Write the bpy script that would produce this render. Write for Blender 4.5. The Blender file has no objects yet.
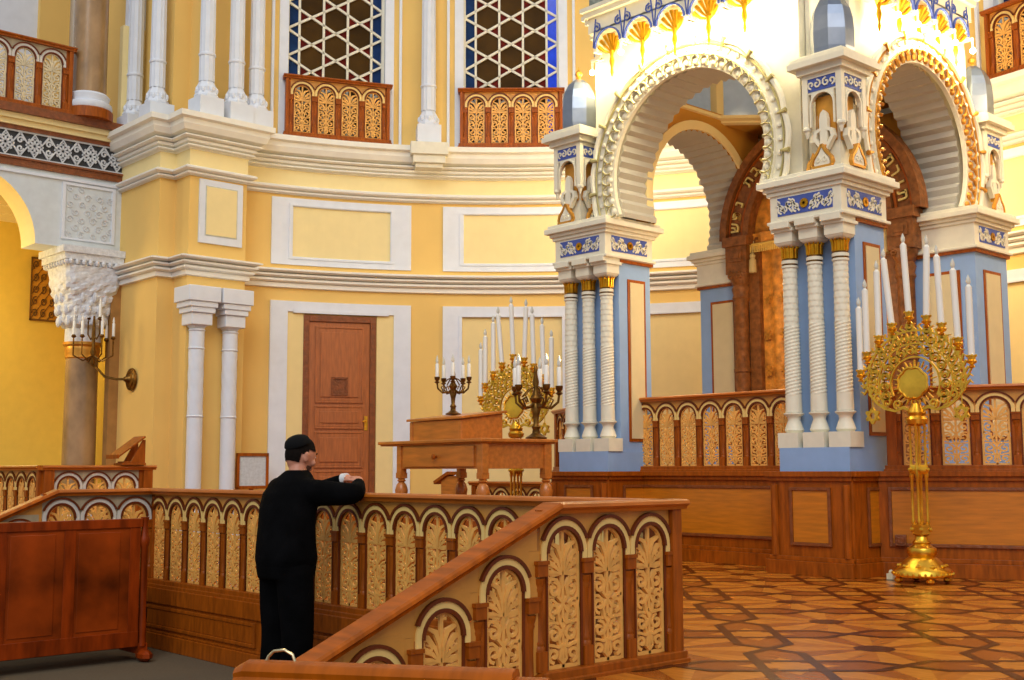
import bpy, math, random
from mathutils import Matrix, Vector
random.seed(7)
PI = math.pi
C = bpy.context.scene.collection
R = math.radians

# ------------------------------------------------------------------ helpers
class MB:
    def __init__(s):
        s.v = []; s.f = []; s.mi = []; s.M = Matrix(); s.m = 0; s.wk = 1
    def add(s, vs, fs, m=None):
        b = len(s.v); m = s.m if m is None else m
        s.v += [tuple(s.M @ Vector(p)) for p in vs]
        s.f += [tuple(b + i for i in f) for f in fs]; s.mi += [m] * len(fs)
        return s
    def box(s, x0, x1, y0, y1, z0, z1, m=None):
        x0, x1 = sorted((x0, x1)); y0, y1 = sorted((y0, y1)); z0, z1 = sorted((z0, z1))
        return s.add([(x0,y0,z0),(x1,y0,z0),(x1,y1,z0),(x0,y1,z0),(x0,y0,z1),(x1,y0,z1),(x1,y1,z1),(x0,y1,z1)],
              [(0,3,2,1),(4,5,6,7),(0,1,5,4),(1,2,6,5),(2,3,7,6),(3,0,4,7)], m)
    def slab(s, pts, z0, z1, m=None):            # convex polygon in plan
        n = len(pts)
        return s.add([(x,y,z0) for x,y in pts]+[(x,y,z1) for x,y in pts],
              [tuple(range(n-1,-1,-1)), tuple(range(n,2*n))]+[(i,(i+1)%n,n+(i+1)%n,n+i) for i in range(n)], m)
    def plate(s, pts, y0, y1, m=None):           # polygon in xz, thickness in y
        n = len(pts)
        return s.add([(x,y0,z) for x,z in pts]+[(x,y1,z) for x,z in pts],
              [tuple(range(n)), tuple(range(2*n-1,n-1,-1))]+[(i,n+i,n+(i+1)%n,(i+1)%n) for i in range(n)], m)
    def lathe(s, prof, c=(0,0,0), seg=16, m=None, axis='z', rot=0.0, sq=1.0):
        vs = []; fs = []
        for r, z in prof:
            for k in range(seg):
                a = 2*PI*k/seg + rot
                p = (r*math.cos(a), r*math.sin(a)*sq, z)
                if axis == 'y': p = (p[0], -p[2], p[1])
                if axis == 'x': p = (p[2], p[0], p[1])
                vs.append((p[0]+c[0], p[1]+c[1], p[2]+c[2]))
        n = len(prof)
        for i in range(n-1):
            for k in range(seg):
                a, b = i*seg+k, i*seg+(k+1)%seg
                fs.append((a, b, b+seg, a+seg))
        fs.append(tuple(range(seg-1,-1,-1))); fs.append(tuple((n-1)*seg+k for k in range(seg)))
        return s.add(vs, fs, m)
    def tube(s, pts, r, seg=6, m=None, closed=False):
        P = [Vector(p) for p in pts]; n = len(P); vs = []; fs = []
        up = None
        for i in range(n):
            if closed: t = P[(i+1)%n]-P[i-1]
            else: t = P[min(i+1,n-1)]-P[max(i-1,0)]
            t = t.normalized() if t.length > 1e-9 else Vector((0,0,1))
            if up is None:
                up = Vector((0,1,0)) if abs(t.y) < .9 else Vector((1,0,0))
            a = t.cross(up)
            if a.length < 1e-5: a = t.cross(Vector((1,0,0)))
            a.normalize(); b = a.cross(t).normalized(); up = b
            rr = r[i] if isinstance(r, (list,tuple)) else r
            for k in range(seg):
                an = 2*PI*k/seg
                vs.append(tuple(P[i]+a*rr*math.cos(an)+b*rr*math.sin(an)))
        rng = n if closed else n-1
        for i in range(rng):
            for k in range(seg):
                j = (i+1) % n
                fs.append((i*seg+k, i*seg+(k+1)%seg, j*seg+(k+1)%seg, j*seg+k))
        if not closed:
            fs.append(tuple(range(seg-1,-1,-1))); fs.append(tuple((n-1)*seg+k for k in range(seg)))
        return s.add(vs, fs, m)
    def ribbon(s, pts, w, y0, y1, m=None):       # flat strap in xz with thickness in y
        n = len(pts); A = []; B = []
        for i in range(n):
            p = pts[i]; q0 = pts[max(i-1,0)]; q1 = pts[min(i+1,n-1)]
            dx, dz = q1[0]-q0[0], q1[1]-q0[1]; l = math.hypot(dx,dz) or 1
            ww = (w[i] if isinstance(w,(list,tuple)) else w)/2*s.wk
            A.append((p[0]-dz/l*ww, p[1]+dx/l*ww)); B.append((p[0]+dz/l*ww, p[1]-dx/l*ww))
        vs = []
        for i in range(n):
            vs += [(A[i][0],y0,A[i][1]),(B[i][0],y0,B[i][1]),(B[i][0],y1,B[i][1]),(A[i][0],y1,A[i][1])]
        fs = []
        for i in range(n-1):
            a, b = i*4, i*4+4
            for k in range(4): fs.append((a+k, a+(k+1)%4, b+(k+1)%4, b+k))
        fs += [(3,2,1,0), tuple(4*(n-1)+k for k in range(4))]
        return s.add(vs, fs, m)
    def ball(s, c, rx, ry=None, rz=None, seg=8, rings=5, m=None):
        ry = ry or rx; rz = rz or rx
        vs = [(c[0],c[1],c[2]-rz)]
        for i in range(1, rings):
            a = -PI/2+PI*i/rings
            for k in range(seg):
                b = 2*PI*k/seg
                vs.append((c[0]+rx*math.cos(a)*math.cos(b), c[1]+ry*math.cos(a)*math.sin(b), c[2]+rz*math.sin(a)))
        vs.append((c[0],c[1],c[2]+rz)); fs = []
        for k in range(seg):
            fs.append((0, 1+(k+1)%seg, 1+k)); t = 1+(rings-2)*seg
            fs.append((len(vs)-1, t+k, t+(k+1)%seg))
            for i in range(rings-2):
                a = 1+i*seg
                fs.append((a+k, a+(k+1)%seg, a+seg+(k+1)%seg, a+seg+k))
        return s.add(vs, fs, m)
    def sweep(s, path, prof, m=None, cap=False):
        """profile (offset to the right of travel, z) along a plan polyline with mitred corners"""
        n = len(path); offs = []
        for i in range(n):
            ns = []
            for a, b in ((i-1,i),(i,i+1)):
                if a < 0 or b >= n: continue
                dx, dy = path[b][0]-path[a][0], path[b][1]-path[a][1]; l = math.hypot(dx,dy)
                ns.append((dy/l, -dx/l))
            if len(ns) == 1: offs.append(ns[0])
            else:
                x, y = ns[0][0]+ns[1][0], ns[0][1]+ns[1][1]; q = x*ns[0][0]+y*ns[0][1]
                offs.append((x/q, y/q))
        vs = [(path[i][0]+offs[i][0]*d, path[i][1]+offs[i][1]*d, z) for i in range(n) for d, z in prof]
        k = len(prof)
        fs = [(i*k+j, (i+1)*k+j, (i+1)*k+j+1, i*k+j+1) for i in range(n-1) for j in range(k-1)]
        if cap: fs += [tuple(range(k)), tuple((n-1)*k+j for j in range(k-1,-1,-1))]
        return s.add(vs, fs, m)
    def build(s, name, mats, parent=None, smooth=False, bevel=0, kind=None):
        me = bpy.data.meshes.new(name); me.from_pydata(s.v, [], s.f)
        for mt in (mats if isinstance(mats,(list,tuple)) else [mats]): me.materials.append(mt)
        me.polygons.foreach_set('material_index', s.mi)
        me.polygons.foreach_set('use_smooth', [bool(smooth)]*len(s.f))
        me.update()
        if smooth:
            try: me.set_sharp_from_angle(angle=R(40))
            except Exception: pass
        o = bpy.data.objects.new(name, me); C.objects.link(o)
        if parent: o.parent = parent
        if bevel:
            b = o.modifiers.new('bevel','BEVEL'); b.width = bevel; b.segments = 2; b.limit_method = 'ANGLE'; b.angle_limit = R(50)
        if kind: o['kind'] = kind
        return o

def tag(o, label, cat, group=None):
    o['label'] = label; o['category'] = cat
    if group: o['group'] = group
    return o
def thing(name, label, cat, loc=(0,0,0), rz=0, group=None, scale=1):
    o = bpy.data.objects.new(name, None); C.objects.link(o)
    o.location = loc; o.rotation_euler = (0,0,rz); o.scale = (scale,)*3; o.empty_display_size = .1
    return tag(o, label, cat, group)
def inst(src, parent=None, loc=None, rz=None, sc=None):
    o = src.copy(); C.objects.link(o)
    if parent is not None: o.parent = parent
    if loc is not None: o.location = loc
    if rz is not None: o.rotation_euler = (0,0,rz)
    if sc is not None: o.scale = sc
    return o
def copy_tree(o, parent=None):
    c = o.copy(); C.objects.link(c); c.parent = parent
    for ch in list(o.children): copy_tree(ch, c)
    return c

# ------------------------------------------------------------------ materials
def mat(name, col, rough=.5, metal=0, var=.12, scale=6, stretch=(1,1,1), bump=0, bscale=40, emit=None, es=0, coat=0, spec=.5, col2=None):
    m = bpy.data.materials.new(name); m.use_nodes = True
    nt = m.node_tree; N = nt.nodes; L = nt.links
    b = N['Principled BSDF']
    b.inputs['Roughness'].default_value = rough; b.inputs['Metallic'].default_value = metal
    b.inputs['Specular IOR Level'].default_value = spec
    if coat: b.inputs['Coat Weight'].default_value = coat; b.inputs['Coat Roughness'].default_value = .12
    tc = N.new('ShaderNodeTexCoord'); mp = N.new('ShaderNodeMapping'); mp.inputs['Scale'].default_value = stretch
    L.new(tc.outputs['Object'], mp.inputs['Vector'])
    nz = N.new('ShaderNodeTexNoise'); nz.inputs['Scale'].default_value = scale; nz.inputs['Detail'].default_value = 5
    L.new(mp.outputs[0], nz.inputs['Vector'])
    cr = N.new('ShaderNodeValToRGB')
    c2 = col2 or tuple(max(0, c*(1-var*2)) for c in col)
    cr.color_ramp.elements[0].color = (*c2, 1); cr.color_ramp.elements[0].position = .3
    cr.color_ramp.elements[1].color = (*[min(1, c*(1+var*.4)) for c in col], 1); cr.color_ramp.elements[1].position = .7
    L.new(nz.outputs['Fac'], cr.inputs[0]); L.new(cr.outputs[0], b.inputs['Base Color'])
    if bump:
        n2 = N.new('ShaderNodeTexNoise'); n2.inputs['Scale'].default_value = bscale; n2.inputs['Detail'].default_value = 4
        L.new(mp.outputs[0], n2.inputs['Vector'])
        bp = N.new('ShaderNodeBump'); bp.inputs['Strength'].default_value = bump; bp.inputs['Distance'].default_value = .02
        L.new(n2.outputs['Fac'], bp.inputs['Height']); L.new(bp.outputs[0], b.inputs['Normal'])
    if emit:
        b.inputs['Emission Color'].default_value = (*emit, 1); b.inputs['Emission Strength'].default_value = es
    return m
def srgb(r, g, b):
    f = lambda c: (c/255/12.92 if c/255 <= .04045 else ((c/255+.055)/1.055)**2.4)
    return (f(r), f(g), f(b))

YEL = mat('yellow_plaster', srgb(236,196,112), .8, var=.03, scale=1.5)
YELD = mat('ochre_plaster', srgb(205,145,45), .8, var=.05, scale=2)
CREAM = mat('cream_plaster', srgb(243,222,160), .75, var=.02)
BEIGE = mat('beige_plaster', srgb(222,205,160), .75, var=.03)
WHITE = mat('white_plaster', srgb(226,231,240), .6, var=.03)
WHITE2 = mat('white_carved_plaster', srgb(226,228,232), .7, var=.12, scale=18, bump=.5, bscale=22)
WHITE3 = mat('white_turned_plaster', srgb(234,228,206), .5, var=.04, scale=10)
GOLD = mat('gold_paint', srgb(226,160,30), .3, .85, var=.2, scale=12)
BRASS = mat('polished_brass', srgb(255,198,70), .3, 1, var=.15, scale=9)
GOLD2 = mat('warm_gilt', srgb(222,158,60), .4, .5, var=.15)
BRONZE = mat('aged_bronze', srgb(130,92,40), .4, .9, var=.3, scale=20)
BLUE = mat('blue_painted_plaster', srgb(146,178,222), .6, var=.04)
NAVY = mat('navy_ornament_ground', srgb(70,92,175), .6, var=.1)
W_ARK = mat('carved_ark_wood', srgb(146,90,44), .45, var=.25, scale=14, bump=.4, bscale=30, spec=.25)
W_OR = mat('orange_varnished_wood', srgb(192,104,26), .36, var=.14, scale=5, stretch=(1,1,7), spec=.35)
W_ORH = mat('orange_varnished_panel', srgb(206,122,20), .38, var=.12, scale=4, stretch=(1,1,9), coat=.12)
W_BR = mat('brown_varnished_wood', srgb(168,84,14), .4, var=.2, scale=5, stretch=(6,6,1), spec=.22)
W_RED = mat('red_brown_varnished_wood', srgb(150,56,8), .35, var=.3, scale=3, stretch=(5,5,1), spec=.22)
W_RAIL = mat('orange_brown_rail_wood', srgb(186,92,4), .42, var=.22, scale=4, stretch=(5,1,1), spec=.2)
W_RING = mat('dark_brown_moulding', srgb(112,48,12), .4, var=.15, spec=.25)
W_DK = mat('dark_carved_wood', srgb(140,74,28), .45, var=.18, scale=14, bump=.5, bscale=30)
W_TAN = mat('tan_painted_wood', srgb(214,148,60), .5, var=.08, scale=8)
W_CR = mat('cream_painted_moulding', srgb(246,208,124), .5, var=.05)
FRET = mat('ochre_fretwork', srgb(244,180,88), .5, var=.12, scale=14)
W_TABLE = mat('honey_pine_wood', srgb(200,118,42), .35, var=.16, scale=3, stretch=(1,7,7), coat=.25)
CARPET = mat('grey_brown_carpet', srgb(104,90,68), .95, var=.1, scale=60, bump=.3, bscale=200)
MARBLE = mat('brown_marble', srgb(176,140,96), .25, var=.25, scale=3, stretch=(1,1,.6), coat=.3)
GALWHITE = mat('gallery_white_plaster', srgb(214,222,226), .7, var=.05)
LACE = mat('white_arabesque', srgb(214,218,222), .6, var=.1)
LACEBG = mat('dark_frieze_ground', srgb(60,62,66), .7, var=.2)
STEEL = mat('pale_metal_dome', srgb(140,150,168), .28, .8, var=.08)
CURT = mat('orange_brocade', srgb(240,158,56), .6, var=.3, scale=9, bump=.5, bscale=35)
CURT2 = mat('gold_brocade_motif', srgb(222,150,50), .45, .4, var=.2)
SKIN = mat('skin', srgb(208,140,112), .5, var=.06, scale=15)
HAIR = mat('dark_brown_hair', srgb(24,17,13), .9, spec=.1, var=.3, scale=60)
BLACK = mat('black_cloth', srgb(9,9,11), .9, var=.3, scale=8, bump=.3, bscale=12, spec=.06)
VELVET = mat('black_velvet', srgb(10,10,12), .9, var=.2, spec=.2)
WHITECL = mat('white_cotton', srgb(225,225,225), .8, var=.03)
WAX = mat('white_candle_sleeve', srgb(240,238,230), .35, var=.02)
GLASSB = mat('clear_flame_bulb', srgb(225,225,215), .1, .3, var=.02)
PAPER = mat('printed_white_sheet', srgb(205,212,218), .6, var=.1, scale=25)
G_BR = mat('amber_brown_glass', srgb(76,52,16), .6, spec=.1, var=.25, scale=2)
G_RED = mat('dark_red_glass', srgb(104,24,14), .6, spec=.1, var=.2)
G_BLU = mat('deep_blue_glass', srgb(28,56,104), .6, spec=.1, var=.2)
G_BLUL = mat('blue_glass_sun_glow', srgb(20,60,190), .1, var=.2, emit=srgb(10,60,230), es=.35)  # emission stands in for sunlight coming through the glass
G_GRY = mat('grey_glass_daylight_glow', srgb(150,165,178), .15, var=.1, emit=srgb(150,165,180), es=.25)  # faint emission stands in for daylight behind the drum panes
BULB = mat('lit_bulb', (1,.9,.6), .3, emit=(1,.86,.5), es=30)
PQ = [mat('parquet_light_oak', srgb(214,134,46), .24, var=.14, scale=5, stretch=(1,5,1), coat=.08, spec=.3),
      mat('parquet_golden_oak', srgb(194,112,34), .24, var=.14, scale=5, stretch=(5,1,1), coat=.08, spec=.3),
      mat('parquet_mid_cherry', srgb(172,92,26), .24, var=.16, scale=5, stretch=(1,5,1), coat=.08, spec=.3),
      mat('parquet_dark_walnut', srgb(70,26,4), .24, var=.15, coat=.08, spec=.3),
      mat('parquet_red_mahogany', srgb(160,82,22), .24, var=.16, scale=6, stretch=(3,3,1), coat=.08, spec=.3)]

# ------------------------------------------------------------------ plan constants (metres; x across, y towards the apse)
ZG = -.52                       # carpet level; parquet is z = 0
CU, CV, RA = -7.98, 7.233, 8.16 # apse circle
def ap(a, r=RA): return (CU+r*math.cos(R(a)), CV+r*math.sin(R(a)))
arc = [ap(168-i*1.5) for i in range(int((168-22)/1.5)+1)]
PATH = [(-17.4,7.7),(-16.05,7.7),(-16.05,7.95),(-15.62,7.95),(-15.62,8.88),(arc[0][0],8.88)] + arc
PATHU = [(-17.4,7.98),(-16.3,7.98),(-16.3,8.25),(-15.98,8.25)] + arc[1:]

# ------------------------------------------------------------------ floors
def clip(poly, x0, x1, y0, y1):
    for ax, v, sg in ((0,x0,1),(0,x1,-1),(1,y0,1),(1,y1,-1)):
        out = []
        for i in range(len(poly)):
            a, b = poly[i-1], poly[i]; da, db = (a[ax]-v)*sg, (b[ax]-v)*sg
            if da*db < 0:
                t = da/(da-db); out.append((a[0]+(b[0]-a[0])*t, a[1]+(b[1]-a[1])*t))
            if db >= 0: out.append(b)
        poly = out
        if len(poly) < 3: return []
    return poly
fl = MB()
REG = [(-4.12,3.0,3.45,12), (-13.2,-4.12,4.86,11.2)]
def fpoly(p, z, m):
    ar = sum(p[i-1][0]*p[i][1]-p[i][0]*p[i-1][1] for i in range(len(p)))
    if ar < 0: p = p[::-1]
    for r in REG:
        q = clip(p, *r)
        if len(q) >= 3: fl.add([(x,y,z) for x,y in q], [tuple(range(len(q)))], m)
D0 = (-3.63, 6.03); pv = Vector((-.715,.70)).normalized(); qv = Vector((.69,.725)).normalized(); LP = 1.165
def ft(s, t): return (D0[0]+pv.x*s+qv.x*t, D0[1]+pv.y*s+qv.y*t)
def hexa(s, t, ang, hl, hw, tip):
    return [(s+(x*math.cos(ang)-y*math.sin(ang)), t+(x*math.sin(ang)+y*math.cos(ang))) for x, y in
            ((-hl,0),(-hl+tip,-hw),(hl-tip,-hw),(hl,0),(hl-tip,hw),(-hl+tip,hw))]
for i in range(-8, 13):
    for j in range(-8, 12):
        s0, t0 = i*LP, j*LP; h = LP/2
        c = ft(s0, t0)
        if not (-14 < c[0] < 4 and 2 < c[1] < 13): continue
        ring = []
        for k in range(16):
            a = 2*PI*k/16+PI/16; x, y = math.cos(a), math.sin(a); q = h/max(abs(x),abs(y)); ring.append((x*q, y*q))
        pts = []
        for k in range(16):     # sectors, square corners kept
            a, b = ring[k-1], ring[k]
            mid = []
            if abs(abs(a[0])-h) < 1e-6 and abs(abs(b[1])-h) < 1e-6 and abs(abs(b[0])-h) > 1e-6: mid = [(math.copysign(h,a[0]), math.copysign(h,b[1]))]
            elif abs(abs(a[1])-h) < 1e-6 and abs(abs(b[0])-h) < 1e-6 and abs(abs(b[1])-h) > 1e-6: mid = [(math.copysign(h,b[0]), math.copysign(h,a[1]))]
            poly = [ft(s0,t0)]+[ft(s0+u,t0+w) for u,w in [a]+mid+[b]]
            fpoly(poly, 0, (0,1,0,2)[k%4])
        fpoly([ft(s0+.115*math.cos(2*PI*k/14), t0+.115*math.sin(2*PI*k/14)) for k in range(14)], .0012, 3)
        for q, ang in ((0,0),(1,PI/2)):
            H = hexa(s0+h, t0+h, ang, h, .145, .17)
            fpoly([ft(*p) for p in H], .0006+.0002*q, 4 if q else 2)
            D = hexa(s0+h, t0+h, ang, .27, .075, .14)
            fpoly([ft(*p) for p in D], .0009+.0001*q, 0)
            for e in range(6):
                a, b = H[e], H[(e+1)%6]; dx, dy = b[0]-a[0], b[1]-a[1]; l = math.hypot(dx,dy); w = .028
                nx, ny = -dy/l*w, dx/l*w; ex, ey = dx/l*.012, dy/l*.012
                fpoly([ft(*p) for p in ((a[0]-ex+nx,a[1]-ey+ny),(b[0]+ex+nx,b[1]+ey+ny),(b[0]+ex-nx,b[1]+ey-ny),(a[0]-ex-nx,a[1]-ey-ny))], .0014+.0001*q+.00008*e, 3)
fl.box(-4.12,3.0,3.45,12,-.05,-.002,2); fl.box(-13.2,-4.12,4.86,11.2,-.05,-.002,2)
fl.box(-18.5,-13.2,4.86,16,-.05,0,2); fl.box(-13.2,1,11.2,16,-.05,0,2); fl.box(-18.5,-10.0,2.0,4.86,-.05,0,2)
fl.build('floor', PQ, kind='structure')
MB().box(-21,4,-4,5.2,ZG-.1,ZG).build('floor_carpet', CARPET, kind='structure')
st = MB()
for k in range(2): st.box(-4.12,-2.4,3.45-.32*(k+1),3.45-.32*k,ZG,-.17*(k+1))
st.box(-2.4,3.0,3.35,3.45,ZG,-.05); st.build('floor_step', W_BR, kind='structure')

# ------------------------------------------------------------------ apse and pilaster walls
w = MB(); w.sweep(PATH, [(0,-.5),(0,5.30)], 0); w.sweep(PATH, [(.01,5.30),(.01,5.8)], 1)
w.sweep(PATH, [(0,5.8),(0,6.05),(-.9,6.05)], 1)
w.build('wall_apse', [YEL, CREAM], smooth=False, kind='structure')
def roll(z0, z1, d, n=5):
    zc, h = (z0+z1)/2, (z1-z0)/2
    return [(d*.35+d*.65*math.cos(-PI/2+PI*i/n), zc+h*math.sin(-PI/2+PI*i/n)) for i in range(n+1)]
t1 = MB(); t1.sweep(PATH, [(0,3.78)]+[(.05,3.79),(.05,3.85)]+roll(3.86,3.93,.11)+roll(3.935,4.0,.15)+roll(4.005,4.07,.2)+[(0,4.09)])
WARMW = mat('warm_white_moulding', srgb(240,236,226), .6, var=.02)
t1.build('trim_1', WARMW, smooth=False, kind='structure')
t2 = MB(); t2.sweep(PATH, [(0,5.25),(.04,5.25)]+roll(5.26,5.31,.07)+roll(5.315,5.39,.12)+[(0,5.41)])
t2.build('trim_2', WARMW, smooth=False, kind='structure')
t3 = MB(); t3.sweep(PATH, [(.01,5.64),(.05,5.65)]+roll(5.66,5.71,.09)+[(.1,5.73),(.1,5.77)]+roll(5.78,5.84,.17)+[(.2,5.87),(.24,5.95),(.24,6.02),(.30,6.04),(.30,6.12),(-.05,6.13),(-.9,6.13)])
t3.build('trim_3', mat('pale_cornice_plaster', srgb(244,240,226), .65, var=.03), smooth=False, kind='structure')

# bays of the apse drum
BAYS = [156.5-19.2*k for k in range(7)]
BW = [b+{0:.8,4:-1.6}.get(i,0) for i,b in enumerate(BAYS)]   # window axes
def on_arc(mb, a0, a1, z0, z1, d0, d1, m=None, n=6):
    """curved plate on the apse wall, standing d0..d1 in front of it"""
    P = [ap(a0+(a1-a0)*i/n, RA-d0) for i in range(n+1)]; Q = [ap(a0+(a1-a0)*i/n, RA-d1) for i in range(n+1)]
    vs = []
    for p, q in zip(P, Q): vs += [(p[0],p[1],z0),(q[0],q[1],z0),(q[0],q[1],z1),(p[0],p[1],z1)]
    fs = []
    for i in range(n):
        for k in range(4): fs.append((i*4+k, i*4+4+k, i*4+4+(k+1)%4, i*4+(k+1)%4))
    fs += [(3,2,1,0), tuple(4*n+k for k in range(4))]
    mb.add(vs, fs, m)
def frame_arc(mb, a0, a1, z0, z1, wa, wz, d, m=0):
    on_arc(mb,a0,a1,z1-wz,z1,-.01,d,m); on_arc(mb,a0,a1,z0,z0+wz,-.01,d,m)
    on_arc(mb,a0,a0-wa,z0+wz,z1-wz,-.01,d,m,2); on_arc(mb,a1+wa,a1,z0+wz,z1-wz,-.01,d,m,2)
DRUM = 6.13
uw = MB(); n_tr = 4
for k, c in enumerate(BAYS):
    # middle tier panel
    p = MB(); frame_arc(p, c+7.8, c-7.8, 4.15, 5.2, 2.35, .13, .03); frame_arc(p, c+5.9, c-5.9, 4.24, 5.11, .35, .03, .045)
    on_arc(p, c+5.6, c-5.6, 4.26, 5.09, -.01, .006, 1)
    p.build('trim_%d'%n_tr, [WHITE, CREAM], kind='structure'); n_tr += 1
    p = MB()
    if k == 0:
        on_arc(p,c+7.8,c+5.9,-.3,3.58,-.01,.05); on_arc(p,c-5.9,c-7.8,-.3,3.58,-.01,.05); on_arc(p,c+5.9,c-5.9,3.42,3.58,-.01,.05)
        on_arc(p,c+5.9,c+4.0,-.3,3.42,-.01,.025,1,2); on_arc(p,c-4.0,c-5.9,-.3,3.42,-.01,.025,1,2)
        on_arc(p,c+5.3,c-5.3,3.40,3.45,.03,.07)
    else:
        frame_arc(p,c+7.8,c-7.8,.3,3.58,2.0,.15,.04); frame_arc(p,c+6.0,c-6.0,.4,3.44,.35,.03,.055); on_arc(p,c+5.7,c-5.7,.45,3.4,-.01,.006,1)
    p.build('trim_%d'%n_tr, [WHITE, mat('cream_panel', srgb(240,215,150),.75,var=.02)], kind='structure'); n_tr += 1
    # upper drum: reveal frame
    p = MB(); c0 = c; c = BW[k]
    on_arc(p,c+6.5,c+5.5,DRUM,9.2,-.35,.03,0,1); on_arc(p,c-5.5,c-6.5,DRUM,9.2,-.35,.03,0,1); on_arc(p,c+6.5,c-6.5,9.2,9.5,-.35,.03)
    on_arc(p,c+7.4,c+7.1,DRUM,9.6,-.01,.05,0,1); on_arc(p,c-7.1,c-7.4,DRUM,9.6,-.01,.05,0,1)
    p.build('trim_%d'%n_tr, WHITE, kind='structure'); n_tr += 1
    on_arc(uw, c+6.5, c-6.5, 9.5, 10.5, -.3, 0)
    nxt = BW[k+1] if k+1 < len(BW) else c-19.2
    on_arc(uw, c-6.5, nxt+6.5, DRUM, 10.5, -.3, 0)
on_arc(uw, 168, BW[0]+6.5, DRUM, 10.5, -.3, 0, n=3)
uw.sweep(PATHU[:5], [(0,DRUM),(0,10.5)])
uw.build('wall_drum', YEL, smooth=True, kind='structure')

# windows with star lattice
def clip2(poly, x0, x1, z0, z1): return clip(poly, x0, x1, z0, z1)
def star_window(k, c):
    a = R(c); px, py = ap(c, RA+.12); hw = .775; z0, z1 = DRUM+.05, 9.2; W = .39
    M = Matrix.Translation((px,py,0)) @ Matrix.Rotation(a-PI/2+PI, 4, 'Z') @ Matrix.Scale(-1, 4, (1,0,0))
    M = Matrix.Translation((px,py,0)) @ Matrix.Rotation(a-PI/2, 4, 'Z')   # local +y points away from the room
    g = MB(); g.M = M; b = MB(); b.M = M
    zc = 7.35
    s3 = math.sqrt(3)
    def tri_cells():
        # kagome tiling with vertical lines at (m+1/2)W
        for m in range(-4, 5):
            for n in range(-9, 10):
                cx = m*W; cz = (n+(.5 if m % 2 else 0))*W*2/s3
                rr = W/s3     # hexagon with vertical sides
                hx = [(cx+rr*math.cos(PI/6+PI/3*i), zc+cz+rr*math.sin(PI/6+PI/3*i)) for i in range(6)]
                yield hx, 0, cx
                # triangles above and below every hexagon (pointing to the vertical lines)
                top = (cx, zc+cz+W/s3)
    cells = []
    # lattice lines families: normals 0, 60, 120 degrees at (k+1/2)W/1
    mats_i = []
    N_ = 60
    # colour cells: small quads strip approach avoided; use polygons from line arrangement
    for m in range(-3, 4):
        for n in range(-8, 9):
            cx = m*W; cz = zc+(n+(.5 if m % 2 else 0))*W*2/s3
            # regular hexagon inscribed: kagome hexagon has vertices half-way, apothem W/2, side W/s3
            rr = W/s3
            hx = [(cx+rr*math.cos(PI/6+PI/3*i), cz+rr*math.sin(PI/6+PI/3*i)) for i in range(6)]
            q = clip2(hx, -hw, hw, z0, z1)
            cells.append((q, cx, 0))
    return M, g, b, cells
def kag(c, blues):
    """build one window: glass split by three line families with normals 0, 60 and 120 degrees"""
    a = R(c); px, py = ap(c, RA+.12); hw = .775; z0, z1 = DRUM+.02, 9.2; W = .39; zc = 7.3
    M = Matrix.Translation((px,py,0)) @ Matrix.Rotation(a-PI/2, 4, 'Z')
    polys = [[(-hw,z0),(hw,z0),(hw,z1),(-hw,z1)]]
    lines = []
    for ang in (0, 60, 120):
        nx, nz = math.cos(R(ang)), math.sin(R(ang))
        for k in range(-12, 13): lines.append((nx, nz, (k+.5)*W+(nz*zc)))
    for nx, nz, d in lines:
        new = []
        for P in polys:
            A, B = [], []
            for i in range(len(P)):
                p, q = P[i-1], P[i]; dp, dq = nx*p[0]+nz*p[1]-d, nx*q[0]+nz*q[1]-d
                if dp*dq < -1e-12:
                    t = dp/(dp-dq); x = (p[0]+(q[0]-p[0])*t, p[1]+(q[1]-p[1])*t); A.append(x); B.append(x)
                if dq >= -1e-9: A.append(q)
                if dq <= 1e-9: B.append(q)
            for Q in (A, B):
                if len(Q) >= 3:
                    ar = abs(sum(Q[i-1][0]*Q[i][1]-Q[i][0]*Q[i-1][1] for i in range(len(Q))))/2
                    if ar > 1e-5: new.append(Q)
        polys = new
    g = MB(); g.M = M
    for P in polys:
        cx = sum(p[0] for p in P)/len(P); cz = sum(p[1] for p in P)/len(P)
        f = [abs((((math.cos(R(an))*cx+math.sin(R(an))*(cz-zc))/W) % 1)-0) for an in (0,60,120)]
        # inside a hexagon the three coordinates are all near integers
        near = [min(x, 1-x) for x in f]
        if abs(cx) > 1.5*W: m = 2 if len(P) >= 4 or sum(near) < .75 else 1
        else: m = 0 if len(P) >= 5 or sum(near) < .5 else 1
        g.add([(x, .0, z) for x, z in P], [tuple(range(len(P)))], m)
    b = MB(); b.M = M
    for nx, nz, d in lines:
        tx, tz = -nz, nx; o = (nx*d, nz*d)
        # clip the infinite line to the opening
        t0, t1 = -20, 20
        for ax, lo, hi in ((0,-hw,hw),(1,z0,z1)):
            dd = (tx,tz)[ax]; oo = o[ax]
            if abs(dd) < 1e-6:
                if not lo < oo < hi: t0, t1 = 1, 0
                continue
            a0, a1 = sorted(((lo-oo)/dd, (hi-oo)/dd)); t0 = max(t0,a0); t1 = min(t1,a1)
        if t1-t0 > .02: b.ribbon([(o[0]+tx*t0,o[1]+tz*t0),(o[0]+tx*t1,o[1]+tz*t1)], .036, -.035, .0)
    b.ribbon([(-hw,z0),(-hw,z1)], .05, -.05, .01); b.ribbon([(hw,z0),(hw,z1)], .05, -.05, .01)
    return g, b
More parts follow.
